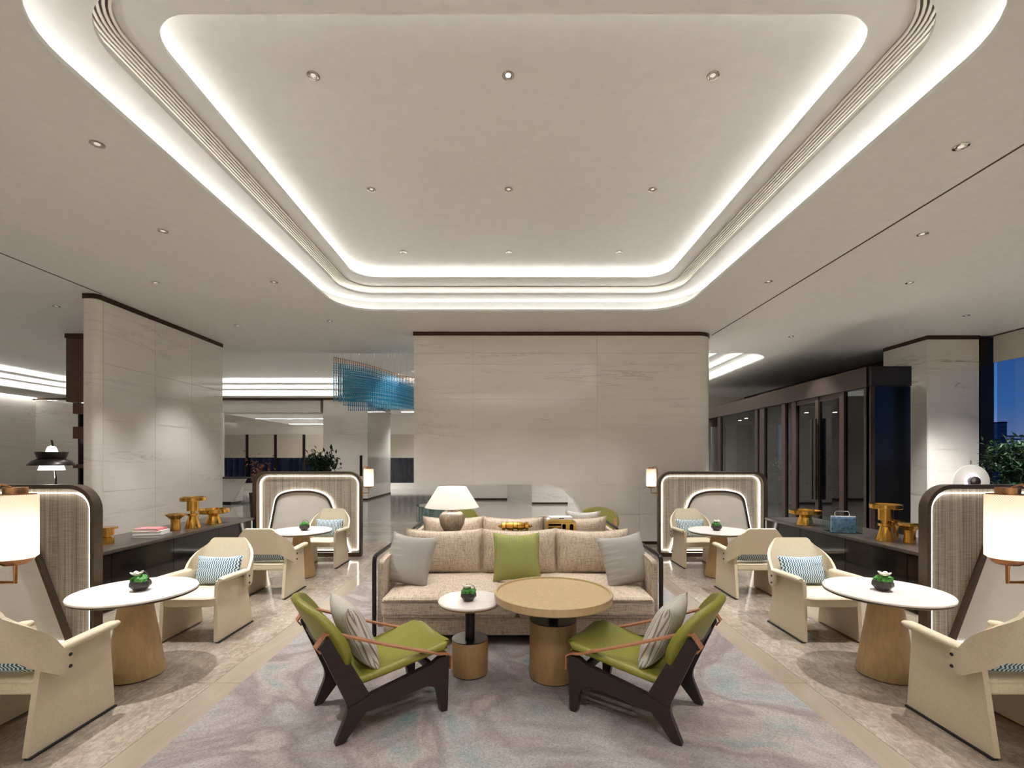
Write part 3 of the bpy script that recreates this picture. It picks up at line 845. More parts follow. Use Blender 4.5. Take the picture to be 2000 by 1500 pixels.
# table lamp
tl = thing('table_lamp', 'large table lamp with white conical shade and brown ceramic body', 'lamp', (-.703, 5.80, CZ))
sm('lamp_body', lathe([(0, 0), (.085, 0), (.10, .02), (.145, .10), (.158, .165), (.150, .215), (.115, .25), (.075, .262), (.07, .275), (.082, .285), (.078, .292), (.05, .292), (0, .285)], 40), 'ceramic_glaze', tl, 60)
sm('stem', lathe([(.012, .285), (.012, .47), (0, .47)], 10), 'pale_gold', tl)
sm('lamp_shade', lathe([(.330, .312), (.172, .562), (.169, .562), (.327, .312)], 48), 'lamp_shade_fabric', tl, 40)
sm('bulb', lathe([(0, .44), (.025, .45), (.035, .475), (.025, .50), (0, .51)], 14), 'bulb', tl)
light('lamp_light', 'POINT', (0, 0, .40), 7, tl, (1, .985, .95), shadow_soft_size=.05)

# gold ornament
og = thing('gold_ornament', 'polished gold barrel shaped ornament on the console behind the green pillow', 'ornament', (.07, 5.74, CZ))
def turned(prof, m, parent, name, loc):
    bm = lathe(prof, 24); bmesh.ops.rotate(bm, verts=bm.verts, matrix=Matrix.Rotation(PI / 2, 3, 'Y'))
    bmesh.ops.translate(bm, verts=bm.verts, vec=loc); return sm(name, bm, m, parent, 40)
turned([(0, -.21), (.012, -.20), (.02, -.17), (.05, -.155), (.05, -.12), (.032, -.115), (.045, -.10), (.055, -.03), (.04, -.02), (.04, .02), (.055, .03), (.045, .10), (.032, .115), (.05, .12), (.05, .155), (.02, .17), (.012, .20), (0, .21)], 'gold', og, 'barrel', (0, 0, .088))
for x in (-.14, -.05, .05, .14): obj('foot', box(x - .012, x + .012, -.03, .03, 0, .055), 'gold', og)
obj('rail', box(-.16, .16, -.008, .008, .02, .032), 'black_soft', og)
# brass box and books
bx = thing('brass_box', 'open fronted brass box with round dark slots on the console', 'box', (.62, 5.76, CZ))
obj('box_frame', prism(rrect(-.18, .18, 0, .145, .004, 2), -.10, .10, 'XZ', [rrect(-.155, .0, .02, .125, .004, 2), rrect(.012, .055, .022, .123, .02, 6), rrect(.10, .145, .022, .123, .02, 6)]), 'pale_gold', bx)
obj('back_plate', box(-.178, .178, .085, .099, .002, .143), 'black_soft', bx)
for z in (.055, .09): obj('inner_bar', box(-.155, 0, -.08, .08, z - .012, z + .008), 'pale_gold', bx)
for k, (w, d, h, m, lab) in enumerate(((.30, .2, .028, 'white_paper', 'lower cream book lying on the brass box'), (.27, .18, .024, 'white_paper', 'upper white book lying on the brass box'))):
    b = thing('book', lab, 'book', (.61 + .01 * k, 5.77, CZ + .147 + (.029 if k else 0)), R(3 if k else -2), 'books on the brass box')
    obj('pages', box(-w / 2 + .004, w / 2 - .004, -d / 2 + .005, d / 2 - .004, .003, h - .003), 'white_paper', b)
    obj('cover', box(-w / 2, w / 2, -d / 2, d / 2, h - .003, h), m, b); obj('cover', box(-w / 2, w / 2, -d / 2, d / 2, 0, .003), m, b)
    obj('spine', box(-w / 2, w / 2, -d / 2 - .001, -d / 2 + .003, 0, h), 'pale_gold' if k == 0 else 'white_paper', b)
    if k: obj('spine_print', box(-.03, .03, -d / 2 - .002, -d / 2 - .001, .006, h - .006), 'seam_dark', b)

# ------------------------------------------------------------------ low round tables on the rug
lt = thing('round_table', 'large round tan tray table on a thick drum base', 'table', (.338, 3.674, .0165))
sm('table_base', lathe([(0, .008), (.176, .008), (.182, .02), (.182, .435), (.178, .443), (0, .443)], 48), 'base_wood', lt, 35)
sm('base_glide', lathe([(0, 0), (.170, 0), (.170, .008), (0, .008)], 40), 'black_soft', lt)
sm('base_cap', lathe([(0, .443), (.180, .443), (.180, .449), (0, .449)], 48), 'dark_metal', lt, 35)
sm('column', lathe([(.040, .449), (.040, .592), (0, .592)], 28), 'dark_metal', lt)
sm('under_plate', lathe([(0, .590), (.425, .590), (.440, .598), (0, .598)], 64), 'dark_metal', lt, 35)
sm('tray_top', lathe([(0, .598), (.440, .598), (.453, .606), (.456, .660), (.450, .664), (.436, .664), (.430, .650), (0, .650)], 72), 'table_tray', lt, 40)
wt = thing('side_table', 'small white marble side table on a slim black column', 'table', (-.311, 3.735, .0165))
sm('table_base', lathe([(0, .008), (.136, .008), (.141, .02), (.141, .265), (.138, .272), (0, .272)], 40), 'base_wood', wt, 35)
sm('base_glide', lathe([(0, 0), (.13, 0), (.13, .008), (0, .008)], 32), 'black_soft', wt)
sm('base_cap', lathe([(0, .272), (.140, .272), (.140, .278), (0, .278)], 40), 'dark_metal', wt, 35)
sm('column', lathe([(.038, .278), (.038, .548), (0, .548)], 24), 'dark_metal', wt)
sm('under_plate', lathe([(0, .545), (.235, .545), (.246, .560), (0, .560)], 56), 'base_wood', wt, 35)
sm('marble_top', lathe([(0, .560), (.246, .560), (.251, .566), (.251, .575), (.244, .581), (0, .581)], 64), 'table_marble', wt, 35)

# ------------------------------------------------------------------ bowl with moss and flower
def make_bowl(label, flower=True, seed=1):
    rnd = random.Random(seed)
    t = thing('plant_bowl', label, 'plant', group='small planted bowls on the tables')
    sm('bowl', lathe([(0, 0), (.034, 0), (.038, .006), (.062, .034), (.062, .05), (.056, .066), (.050, .066), (.052, .05), (0, .046)], 9), 'pot_dark', t, 20)
    bm = bm_new()
    for k in range(26):
        a = rnd.random() * 2 * PI; q = .045 * rnd.random() ** .5
        M = Matrix.Translation((q * math.cos(a), q * math.sin(a), .070 + .026 * rnd.random() * (1 - q / .06)))
        bmesh.ops.create_icosphere(bm, subdivisions=1, radius=.015 + .008 * rnd.random(), matrix=M)
    obj('moss', bm, 'leaf', t)
    if flower:
        f = sm('flower', lathe([(0, .098), (.010, .10), (.014, .118), (0, .124)], 10, (-.012, -.012, 0)), 'flower_white', t)
        for k in range(5):
            a = 2 * PI * k / 5
            bm = bm_new()
            M = Matrix.Translation((-.012 + .02 * math.cos(a), -.012 + .02 * math.sin(a), .112)) @ Matrix.Rotation(a, 4, 'Z') @ Matrix.Rotation(-.6, 4, 'Y') @ Matrix.Diagonal((1.3, .9, .35, 1))
            bmesh.ops.create_icosphere(bm, subdivisions=2, radius=.018, matrix=M)
            sm('petal', bm, 'flower_white', f)
    pts = [(.05 * math.cos(a) + .004, .012, .066 + .058 * math.sin(a)) for a in [PI * k / 14 for k in range(15)]]
    sm('grass_loop', tube(pts, .0022, 5), 'twig', t)
    return t
b0 = make_bowl('small dark bowl of leaves on the white side table', True, 3); b0.location = (-.32, 3.70, .598)

# ------------------------------------------------------------------ tub chairs and marble topped tables (four booths)
def make_tub(label):
    t = thing('tub_chair', label, 'chair', group='cream leather tub chairs')     # local: faces -Y
    for s in (-1, 1):
        # side panel: trapezoid board whose top rolls outward into the arm
        def f(a, b):
            # a along y (front..back), b up
            z = .012 + b * .563
            y0 = -.29 + .03 * b; y1 = .30 - .10 * b
            if b > .93: y0 -= .0
            y = y0 + (y1 - y0) * a
            c = .04 * max(0, 1 - a * 6) if b > .9 else 0
            flare = max(0, (b - .80) / .20) ** 2 * .012
            rise = -.018 * max(0, (a - .2)) * (b ** 6) - c * (b - .9) * 4
            return (s * (.262 + .012 * (1 - b) + flare), y, z + rise)
        p = sm('side_panel', grid_shell(f, 14, 16, .034), 'leather_cream', t, 50)
        # padded arm rolled over the panel top
        def g(i): return i
        pts = []; rr = []
        for i in range(11):
            a = i / 10
            y = -.285 + a * .47
            pts.append((s * .293, y, .578 - .018 * max(0, a - .2))); rr.append(.027 * (1 if 0 < i < 10 else .6))
        bm = tube(pts, rr, 12)
        for v in bm.verts: v.co.x = s * .296 + (v.co.x - s * .293) * 1.45
        sm('arm_pad', bm, 'leather_cream', p, 70)
        obj('floor_glide', box(s * .272 - .017, s * .272 + .017, -.29, .30, 0, .012), 'black_soft', t)
    # seat
    out = round_poly([(-.255, -.31), (.255, -.31), (.245, .24), (-.245, .24)], [.10, .10, .04, .04], 6)
    bm = prism(out, .335, .425, 'XY')
    ed = [e for e in bm.edges if e.calc_face_angle(0) > .7 and abs(e.verts[0].co.z - e.verts[1].co.z) < 1e-4]
    bmesh.ops.bevel(bm, geom=ed, offset=.018, segments=3, profile=.5, affect='EDGES')
    seat = sm('seat', bm, 'seat_cream', t, 50)
    sm('piping', tube([(x * 1.004, y * 1.004, .408) for x, y in out], .004, 5, True), 'leather_cream', seat)
    # back shell wrapping on to the side panels
    def h(a, b):
        u = -1 + 2 * a; au = abs(u); sg = 1 if u >= 0 else -1
        if au < .62:
            x = sg * .235 * au / .62; y = .262
        else:
            q = (au - .62) / .38
            ang = min(1, q / .55) * PI / 2
            x = .235 + .098 * math.sin(ang); y = .262 - .085 * (1 - math.cos(ang)) - max(0, q - .55) / .45 * .085
            x *= sg
        hi = .865 if au < .45 else .865 - .29 * min(1, (au - .45) / .45) ** 1.7
        lo = .545 - .0 if au < .58 else .545 - .125 * min(1, (au - .58) / .26)
        if au > .93:
            e_ = (au - .93) / .07; hi -= .03 * e_ ** 2; lo += .03 * e_ ** 2
        z = lo + (hi - lo) * b
        k = max(0, 1 - max(0, au - .6) / .32)
        y += (z - .42) * .27 * k + .03 * (1 - k) * 0
        x *= 1 - .12 * max(0, (z - .6)) / .26 * k
        return (x, y, z)
    bk = sm('back_shell', grid_shell(h, 40, 14, .026), 'leather_cream', t, 60)
    for s in (-1, 1):
        for z in (.455, .525):
            bm = lathe([(0, .006), (.010, .005), (.0115, 0)], 12); bmesh.ops.rotate(bm, verts=bm.verts, matrix=Matrix.Rotation(s * PI / 2, 3, 'Y'))
            bmesh.ops.translate(bm, verts=bm.verts, vec=(s * .346, .118, z)); sm('bolt', bm, 'black_soft', bk)
    return t
def make_marble_table(label):
    t = thing('marble_table', label, 'table', group='round marble topped tables')
    sm('table_base', lathe([(0, .006), (.190, .006), (.195, .02), (.105, .61), (0, .61)], 56), 'table_wood', t, 35)
    sm('base_glide', lathe([(0, 0), (.185, 0), (.185, .006), (0, .006)], 40), 'black_soft', t)
    sm('under_top', lathe([(0, .606), (.30, .612), (.405, .634), (.405, .640), (0, .640)], 64), 'table_wood', t, 35)
    sm('metal_edge', lathe([(.40, .640), (.418, .640), (.418, .652), (.40, .652)], 64), 'frame_bronze', t, 35)
    sm('marble_top', lathe([(0, .648), (.412, .648), (.420, .653), (.420, .664), (.414, .670), (0, .670)], 72), 'table_marble', t, 35)
    return t
BO = [(-1, 'left'), (1, 'right')]
tub0 = None; tab0 = None
SPOTS = []
TXT = {('B', 'left'): 'cream tub chair nearest the viewer, cut off by the left edge', ('B', 'right'): 'cream tub chair nearest the viewer, cut off by the right edge',
       ('A', 'left'): 'cream tub chair behind the near left marble table, facing the viewer', ('A', 'right'): 'cream tub chair behind the near right marble table, facing the viewer',
       ('C', 'left'): 'cream tub chair with its back turned at the far left marble table', ('C', 'right'): 'cream tub chair with its back turned at the far right marble table',
       ('D', 'left'): 'cream tub chair before the left lit screen, facing the viewer', ('D', 'right'): 'cream tub chair before the right lit screen, facing the viewer'}
PTX = {k: 'blue and white woven lumbar pillow on the ' + v for k, v in {
       ('B', 'left'): 'chair at the left edge', ('B', 'right'): 'chair at the right edge', ('A', 'left'): 'near left chair facing the viewer', ('A', 'right'): 'near right chair facing the viewer',
       ('C', 'left'): 'far left chair turned away', ('C', 'right'): 'far right chair turned away', ('D', 'left'): 'chair before the left screen', ('D', 'right'): 'chair before the right screen'}.items()}
pil_me = None
for s, side in BO:
    for key, x, y, rz in (('B', -2.99, 2.97, PI), ('A', -2.97, 4.66, 0), ('C', -3.0, 6.03, PI), ('D', -2.97, 7.64, 0)):
        X = s * -x * 1.0 if s > 0 else x
        X += .02 if s > 0 else 0
        if tub0 is None: tub0 = make_tub(TXT[(key, side)]); c = tub0; c.location = (X, y, 0.001); c.rotation_euler = (0, 0, rz)
        else: c = dup(tub0, (X, y, 0.001), rz, TXT[(key, side)])
        if pil_me is None:
            o = sm('lumbar_pillow', pillow(.46, .29, .14, 18, .06, .03), 'pillow_blue', None, 80); pil_me = o.data
        else:
            o = bpy.data.objects.new('lumbar_pillow', pil_me); COL.objects.link(o)
        Mx = Matrix.Translation((X, y, 0)) @ Matrix.Rotation(rz, 4, 'Z') @ Matrix.Translation((0, .175, .572)) @ Matrix.Rotation(R(72), 4, 'X')
        o.matrix_world = Mx
        tag(o, PTX[(key, side)], 'pillow', 'blue woven lumbar pillows')
    for key, x, y, lab in (('near', -2.95, 3.74, f'round white marble table on a tan cone base, near {side}'), ('far', -3.02, 6.88, f'round white marble table before the far {side} lit screen')):
        X = x if s < 0 else -x + .02
        if tab0 is None: tab0 = make_marble_table(lab); tab0.location = (X, y, .001)
        else: dup(tab0, (X, y, .001), 0, lab)
        what = {('near', 'left'): 'moss bowl with pale bloom on the near left marble table', ('near', 'right'): 'moss bowl with white orchid on the near right marble table',
                ('far', 'left'): 'clipped moss bowl on the far left marble table', ('far', 'right'): 'leafy bowl on the far right marble table'}[(key, side)]
        b = make_bowl(what, not (key == 'far' and side == 'left'), 11 + int(s) + int(y))
        b.location = (X + (.05 if s < 0 else -.04), y - .02, .672); b.scale = (1.18,) * 3; b.rotation_euler = (0, 0, .4 * s + .3)

# ------------------------------------------------------------------ lit screens
def make_screen(label, s, loc, face=-1, back=True, arch_lit=True):
    """local x runs from the outer edge (0) to the inner edge (1.86) times the side sign; face -1 looks toward the viewer"""
    t = thing('lit_screen', label, 'screen', loc, 0 if face < 0 else 0, 'lit metal mesh screens')
    Wd, Ht = 1.86, 1.48
    def mx(L): return [(-s * x, z) for x, z in L]         # s<0: left side, outer edge at local x = 0 growing right
    d0, d1 = (0, .09) if face < 0 else (-.09, 0)
    fr = rrect(0, Wd, 0, Ht, (.03, .03, .22, .22), 9); fi = rrect(.035, Wd - .035, .07, Ht - .035, (.02, .02, .185, .185), 9)
    sm('outer_frame', prism(mx(fr), d0, d1, 'XZ', [mx(fi)]), 'frame_bronze', t, 35)
    ym = .07 if face < 0 else -.07
    sgn = -face
    arch = round_poly([(.17, .075), (.36, 1.075), (.62, 1.15), (1.02, 1.15), (1.27, 1.06), (1.64, .075)], [.02, .16, .2, .2, .16, .02], 6)
    arch_in = round_poly([(.205, .105), (.385, 1.05), (.63, 1.118), (1.01, 1.118), (1.25, 1.035), (1.595, .105)], [.02, .14, .18, .18, .14, .02], 6)
    arch_o = round_poly([(.147, .075), (.343, 1.092), (.613, 1.172), (1.027, 1.172), (1.287, 1.077), (1.669, .075)], [.02, .17, .2, .2, .17, .02], 6)
    obj('mesh_panel', prism(mx(fi), ym, ym + .012, 'XZ'), 'metal_mesh', t)
    a0, a1 = sorted((ym, ym - sgn * -.045 if False else ym + face * .045))
    sm('arch_frame', prism(mx(arch), a0, a1, 'XZ', [mx(arch_in)]), 'frame_bronze', t, 35)
    a0, a1 = sorted((ym, ym + face * .020))
    obj('arch_panel', prism(mx(arch_in), a0, a1, 'XZ'), 'screen_marble', t)
    l0, l1 = sorted((ym + face * .002, ym + face * .030))
    if arch_lit: obj('arch_led', prism(mx(arch_o), l0, l1, 'XZ', [mx(round_poly([(.160, .075), (.353, 1.082), (.617, 1.159), (1.023, 1.159), (1.277, 1.067), (1.653, .075)], [.02, .16, .2, .2, .16, .02], 6))]), 'led_screen', t)
    f2 = rrect(.070, Wd - .070, .105, Ht - .070, (.015, .015, .155, .155), 9); f3 = rrect(.078, Wd - .078, .113, Ht - .078, (.012, .012, .147, .147), 9)
    obj('edge_led', prism(mx(f2), l0, l1, 'XZ', [mx(f3)]), 'led_screen', t)
    if back:
        fb_ = rrect(-.09, Wd - .02, 0, Ht + .005, (.03, .03, .22, .22), 9)
        sm('back_board', prism(mx(fb_), .092, .135, 'XZ'), 'frame_bronze', t, 35)
    return t
def make_sconce(label, s, loc, y):
    """lantern on an arm, mounted on the inner edge of a screen"""
    t = thing('wall_lantern', label, 'lamp', (loc[0], y, 0), 0, 'cylindrical lanterns on the screens')
    d = -s         # direction from the screen edge to the lamp
    ox = .0
    sm('glass_cylinder', lathe([(.070, 1.225), (.083, 1.235), (.083, 1.525), (.072, 1.535)], 36), 'lamp_glass', t, 50)
    sm('top_cap', lathe([(0, 1.565), (.045, 1.565), (.045, 1.537), (.076, 1.535), (.076, 1.530), (0, 1.530)], 28), 'copper', t, 35)
    sm('bottom_cap', lathe([(0, 1.195), (.045, 1.197), (.062, 1.210), (.072, 1.226), (0, 1.228)], 28), 'copper', t, 35)
    sm('bracket', tube([(0, 0, 1.20), (0, 0, 1.11), (-.108 * d, 0, 1.11)], .0085, 8), 'copper', t)
    sm('bracket_loop', tube([(-.02 * d, 0, 1.566), (-.07 * d, 0, 1.58), (-.103 * d, 0, 1.55), (-.103 * d, 0, 1.25), (-.08 * d, 0, 1.205), (-.02 * d, 0, 1.20)], .005, 8), 'copper', t)
    obj('mount_plate', box(min(-.118 * d, -.104 * d), max(-.118 * d, -.104 * d), -.02, .02, 1.02, 1.20), 'copper', t)
    sm('bulb', lathe([(0, 1.23), (.012, 1.235), (.012, 1.27), (.018, 1.285), (0, 1.292)], 12), 'bulb', t)
    light('lantern_light', 'POINT', (0, 0, 1.33), 1.3, t, (1, .95, .86), shadow_soft_size=.03)
    return t
for s, side in BO:
    sx = (lambda v: v if s < 0 else -v + .02)
    make_screen(f'lit mesh screen with arched marble inset at the far {side}', s, (sx(-4.44), 8.25, .0))
    make_screen(f'tall lit mesh screen cut off by the {side} edge', s, (sx(-5.44), 4.08, .0), -1, False, False)
    make_screen(f'lit mesh screen just outside the frame behind the {side} edge chair', s, (sx(-4.347), 2.30, .0), 1, False)
    make_sconce(f'glowing lantern on the far {side} screen', s, (sx(-2.462), 0), 8.29)
    make_sconce(f'large glowing lantern cut off by the {side} edge', s, (sx(-2.368), 0), 2.27)

# ------------------------------------------------------------------ credenzas
for s, side in BO:
    t = thing('credenza', f'long low black gloss credenza along the {side} side', 'cabinet', (0, 0, 0))
    def X(a, b): return tuple(sorted((s * a, s * b)))
    x0, x1 = X(4.46, 5.25)
    sm('body', rbox(x0, x1, 4.30, 8.22, .06, .65, .004, 1), 'black_soft', t)
    sm('worktop', rbox(*X(4.43, 5.27), 4.28, 8.23, .65, .69, .005, 2), 'credenza_top', t)
    obj('plinth', box(*X(4.52, 5.2), 4.32, 8.2, 0, .06), 'black_soft', t)
    for k in range(4):
        d = obj('door', box(*X(4.44, 4.459), 4.31 + k * .978, 4.31 + k * .978 + .970, .065, .645), 'black_gloss', t)

# ------------------------------------------------------------------ objects on the credenzas
CT = .6905
def gold_thing(name, prof, x, y, label, n=40):
    t = thing(name, label, 'ornament', (x, y, CT), 0, 'turned gold objects on the credenzas')
    k = max(1, len(prof) - 1)
    for nm, pr in prof: sm(nm, lathe(pr, n), 'gold', t, 30)
    return t
def tall(x, y, lab): return gold_thing('gold_pedestal', [('foot', [(0, 0), (.105, 0), (.105, .012), (.055, .185), (0, .185)]), ('collar', [(0, .185), (.085, .185), (.085, .215), (0, .215)]),
        ('stem', [(0, .215), (.035, .215), (.035, .25), (.078, .255), (.078, .40), (0, .40)]), ('dish', [(0, .40), (.165, .40), (.168, .405), (.168, .45), (.150, .455), (.145, .44), (0, .435)])], x, y, lab)
def dish(x, y, lab): return gold_thing('gold_cake_stand', [('foot', [(0, 0), (.115, 0), (.115, .01), (.075, .15), (0, .15)]), ('dish', [(0, .15), (.20, .162), (.225, .175), (.225, .225), (.210, .228), (.205, .20), (0, .195)])], x, y, lab)
def cup(x, y, lab): return gold_thing('gold_goblet', [('stem', [(0, 0), (.062, 0), (.062, .02), (.055, .10), (.06, .16), (0, .16)]), ('rim', [(0, .16), (.06, .16), (.12, .215), (.12, .235), (.10, .23), (0, .19)])], x, y, lab)
def spool(x, y, lab): return gold_thing('gold_spool', [('foot', [(0, 0), (.075, 0), (.075, .08), (.045, .085), (.045, .10), (0, .10)]), ('drum', [(0, .10), (.075, .105), (.075, .18), (0, .18)]), ('rim', [(0, .18), (.11, .18), (.11, .205), (.095, .205), (0, .195)])], x, y, lab)
spool(-4.80, 5.64, 'small gold spool shaped stand nearest on the left credenza')
cup(-4.74, 6.72, 'gold goblet beside the books on the left credenza')
tall(-4.66, 6.97, 'tall gold pedestal dish on the left credenza')
dish(-4.66, 7.46, 'wide gold cake stand at the far end of the left credenza')
dish(4.56, 7.30, 'wide gold cake stand at the far end of the right credenza')
tall(4.67, 5.88, 'tall gold pedestal dish on the right credenza')
cup(4.80, 5.68, 'gold goblet in front of the pedestal on the right credenza')
cup(4.87, 6.02, 'gold goblet half hidden behind the other on the right credenza')
for k, (w, d, h, m, rz, lab) in enumerate(((.36, .27, .035, 'white_paper', 8, 'bottom pale book of the stack on the left credenza'), (.33, .25, .045, 'white_paper', 14, 'middle cream book of the stack on the left credenza'), (.29, .21, .03, 'pink_cover', 6, 'top pink book of the stack on the left credenza'))):
    z = CT + (0, .036, .082)[k]
    b = thing('book', lab, 'book', (-4.68 - .01 * k, 6.2, z), R(rz), 'books stacked on the left credenza')
    obj('pages', box(-w / 2 + .006, w / 2 - .006, -d / 2 + .006, d / 2 - .006, .003, h - .003), 'white_paper', b)
    for z0 in (0, h - .003): obj('cover', box(-w / 2, w / 2, -d / 2, d / 2, z0, z0 + .003), m if k else 'grey_cover', b)
    obj('spine', box(w / 2 - .003, w / 2, -d / 2, d / 2, 0, h), m if k else 'grey_cover', b)
# clear magazine rack
mr = thing('magazine_rack', 'clear acrylic magazine rack with silver handle on the right credenza', 'rack', (4.60, 6.55, CT), R(-12))
for y in (-.11, .11): obj('side_plate', box(-.2, .2, y - .004, y + .004, 0, .20), 'clear_glass', mr)
obj('base_plate', box(-.2, .2, -.11, .11, 0, .008), 'clear_glass', mr)
sm('handle', tube([(-.09, 0, .008), (-.09, 0, .27), (-.07, 0, .29), (.07, 0, .29), (.09, 0, .27), (.09, 0, .008)], .006, 8), 'chrome', mr)
for k, (m, lab) in enumerate((('blue_cover', 'blue covered magazine at the front of the acrylic rack'), ('white_paper', 'cream magazine in the middle of the acrylic rack'), ('white_paper', 'pale magazine at the back of the acrylic rack'))):
    Mg = Matrix.Translation((4.60, 6.55, CT + .009)) @ Matrix.Rotation(R(-12), 4, 'Z') @ Matrix.Translation((-.02 + .02 * k, -.075 + .045 * k, 0))
    o = thing('magazine', lab, 'magazine', (0, 0, 0), 0, 'magazines in the acrylic rack'); o.matrix_world = Mg
    obj('cover', box(-.15, .15, -.013, -.010, 0, .215), m, o); obj('pages', box(-.148, .148, -.010, .010, .002, .212), 'white_paper', o); obj('cover', box(-.15, .15, .010, .013, 0, .215), m, o)
# two tier lamp on the left credenza
dl = thing('tiered_lamp', 'dark two tier metal lamp glowing above the left edge screen', 'lamp', (-4.98, 5.2, CT))
sm('lamp_base', lathe([(0, 0), (.09, 0), (.09, .012), (.02, .02), (0, .02)], 28), 'dark_metal', dl, 35)
sm('pole', tube([(0, 0, .015), (0, 0, .80), (-.03, 0, 1.13), (-.045, 0, 1.22)], .009, 8), 'dark_metal', dl)
LX = -.045
sm('lower_shade', lathe([(.20, .942), (.195, .955), (.165, .99), (.115, 1.018), (.11, 1.018), (.16, .985), (.192, .948), (.197, .942)], 40, (LX, 0, 0)), 'dark_metal', dl, 50)
sm('upper_shade', lathe([(.115, 1.018), (.125, 1.04), (.14, 1.09), (.134, 1.09), (.112, 1.022)], 40, (LX, 0, 0)), 'dark_metal', dl, 50)
sm('lower_diffuser', lathe([(0, .89), (.112, .89), (.098, .945), (0, .945)], 32, (LX, 0, 0)), 'glow_white', dl, 40)
sm('upper_diffuser', lathe([(.055, 1.04), (.052, 1.09), (.036, 1.145), (0, 1.16)], 28, (LX, 0, 0)), 'glow_white', dl, 50)
light('lamp_light', 'POINT', (LX, 0, .84), 4, dl, (1, .93, .82), shadow_soft_size=.05)
# disc lamp on the right credenza
dp = thing('disc_lamp', 'white disc lamp with dark hub glowing above the right edge screen', 'lamp', (5.07, 5.2, CT))
sm('lamp_base', lathe([(0, 0), (.09, 0), (.09, .012), (0, .02)], 28), 'dark_metal', dp, 35)
sm('stem', lathe([(.012, .015), (.012, .745), (0, .745)], 10, (0, .03, 0)), 'dark_metal', dp)
def xdisc(prof, name, m, n=48, sc=(1, 1, 1)):
    bm = lathe(prof, n); bmesh.ops.rotate(bm, verts=bm.verts, matrix=Matrix.Rotation(PI / 2, 3, 'X'))
    for v in bm.verts: v.co = Vector((v.co.x * sc[0], v.co.y, v.co.z * sc[2]))
    bmesh.ops.translate(bm, verts=bm.verts, vec=(0, 0, .765)); return sm(name, bm, m, dp, 40)
xdisc([(0, -.012), (.19, -.012), (.2, -.004), (.2, .006), (.19, .012), (0, .012)], 'disc', 'disc_white', 56, (1, 1, .92))
xdisc([(.062, .0125), (.085, .0125), (.085, .018), (.062, .018)], 'halo_ring', 'halo')
xdisc([(0, .012), (.058, .012), (.058, .05), (.05, .055), (0, .055)], 'hub', 'dark_metal')
light('lamp_light', 'POINT', (0, -.12, .80), .5, dp, (1, .95, .92), shadow_soft_size=.05)

# ------------------------------------------------------------------ green lounge chairs
def make_lounge(label):
    t = thing('lounge_chair', label, 'chair', group='green lounge chairs')       # local: faces +X, rear feet at x = 0
    W2 = .275
    upr = round_poly([(-.095, .595), (-.04, .648), (.0, .625), (.21, .232), (.20, .175), (.045, .0), (-.01, .0), (.075, .195)], [.02, .02, .02, .03, .05, .015, .015, .06], 4)
    rail = round_poly([(.055, .20), (.21, .250), (.61, .335), (.66, .365), (.725, .365), (.73, .29), (.72, 0), (.675, 0), (.645, .165), (.585, .205), (.2, .150), (.09, .160)], [.02, .05, .02, .02, .015, .02, .012, .012, .04, .05, .06, .02], 4)
    for s in (-1, 1):
        y = s * W2
        bl = sm('back_leg', prism(upr, y - .019, y + .019, 'XZ'), 'dark_wood', t, 30)
        fl = sm('front_leg', prism(rail, y + s * .005 - .022, y + s * .005 + .022, 'XZ'), 'dark_wood', t, 30)
        # leather strap arm
        path = [(-.086, .570), (-.110, .598), (-.060, .664), (-.012, .658), (.06, .625), (.3, .523), (.5, .445), (.66, .385), (.715, .378), (.742, .36), (.742, .27)]
        bm = bm_new(); prev = None; yc = y + s * .006
        for i, (px, pz) in enumerate(path):
            a = Vector(path[max(0, i - 1)]); b = Vector(path[min(len(path) - 1, i + 1)]); tn = (b - a).normalized(); nm = Vector((-tn.y, tn.x))
            q = [bm.verts.new((px + nm.x * o, yc + w, pz + nm.y * o)) for o, w in ((0, -.027), (0, .027), (.010, .027), (.010, -.027))]
            if prev:
                for k in range(4): bm.faces.new((prev[k], prev[(k + 1) % 4], q[(k + 1) % 4], q[k]))
            else: bm.faces.new(q)
            prev = q
        bm.faces.new(prev[::-1]); sm('arm_strap', bm, 'strap_leather', t, 40)
    for x, z, w in ((.62, .30, .03), (.14, .215, .03)): sm('cross_rail', rbox(x - w / 2, x + w / 2, -W2, W2, z - .03, z + .03, .006, 2), 'dark_wood', t)
    for x, z in ((-.045, .565), (.055, .40)):
        sm('back_rail', rbox(x - .02, x + .015, -W2, W2, z - .035, z + .035, .008, 2), 'black_soft', t)
    # seat: thin padded sheet that flares to the front
    def top(a, b):
        u = .07 + .73 * a; v = -1 + 2 * b
        hw = .235 + .055 * a - .05 * max(0, a - .88) / .12 * abs(v) ** 4
        z = .325 + .135 * (a ** 1.15) - .03 * max(0, (a - .88) / .12) ** 2
        z += .012 * v * v
        if a > .9: u -= .045 * abs(v) ** 6 * (a - .9) * 10
        return (u, v * hw, z - .012 * (1 - v * v))
    bm = grid_shell(top, 20, 14, .05)
    ed = [e for e in bm.edges if e.calc_face_angle(0) > .8]
    bmesh.ops.bevel(bm, geom=ed, offset=.02, segments=3, profile=.5, affect='EDGES')
    sm('seat', bm, 'green_leather', t, 70)
    # backrest: rounded curved pad
    def bk(a, b):
        v = -1 + 2 * a; w = -1 + 2 * b
        # squircle map
        y = v * math.sqrt(max(0, 1 - w * w * .42)); z = w * math.sqrt(max(0, 1 - v * v * .42))
        yy = y * .335; zz = z * .225
        x = -.02 - zz * .50 - .02 + .10 * (y * y) - .05 * z * z * 0
        return (x, yy, .62 + zz)
    bm = grid_shell(bk, 20, 14, .05)
    ed = [e for e in bm.edges if e.calc_face_angle(0) > .8]
    bmesh.ops.bevel(bm, geom=ed, offset=.02, segments=3, profile=.5, affect='EDGES')
    sm('backrest', bm, 'green_leather', t, 70)
    return t
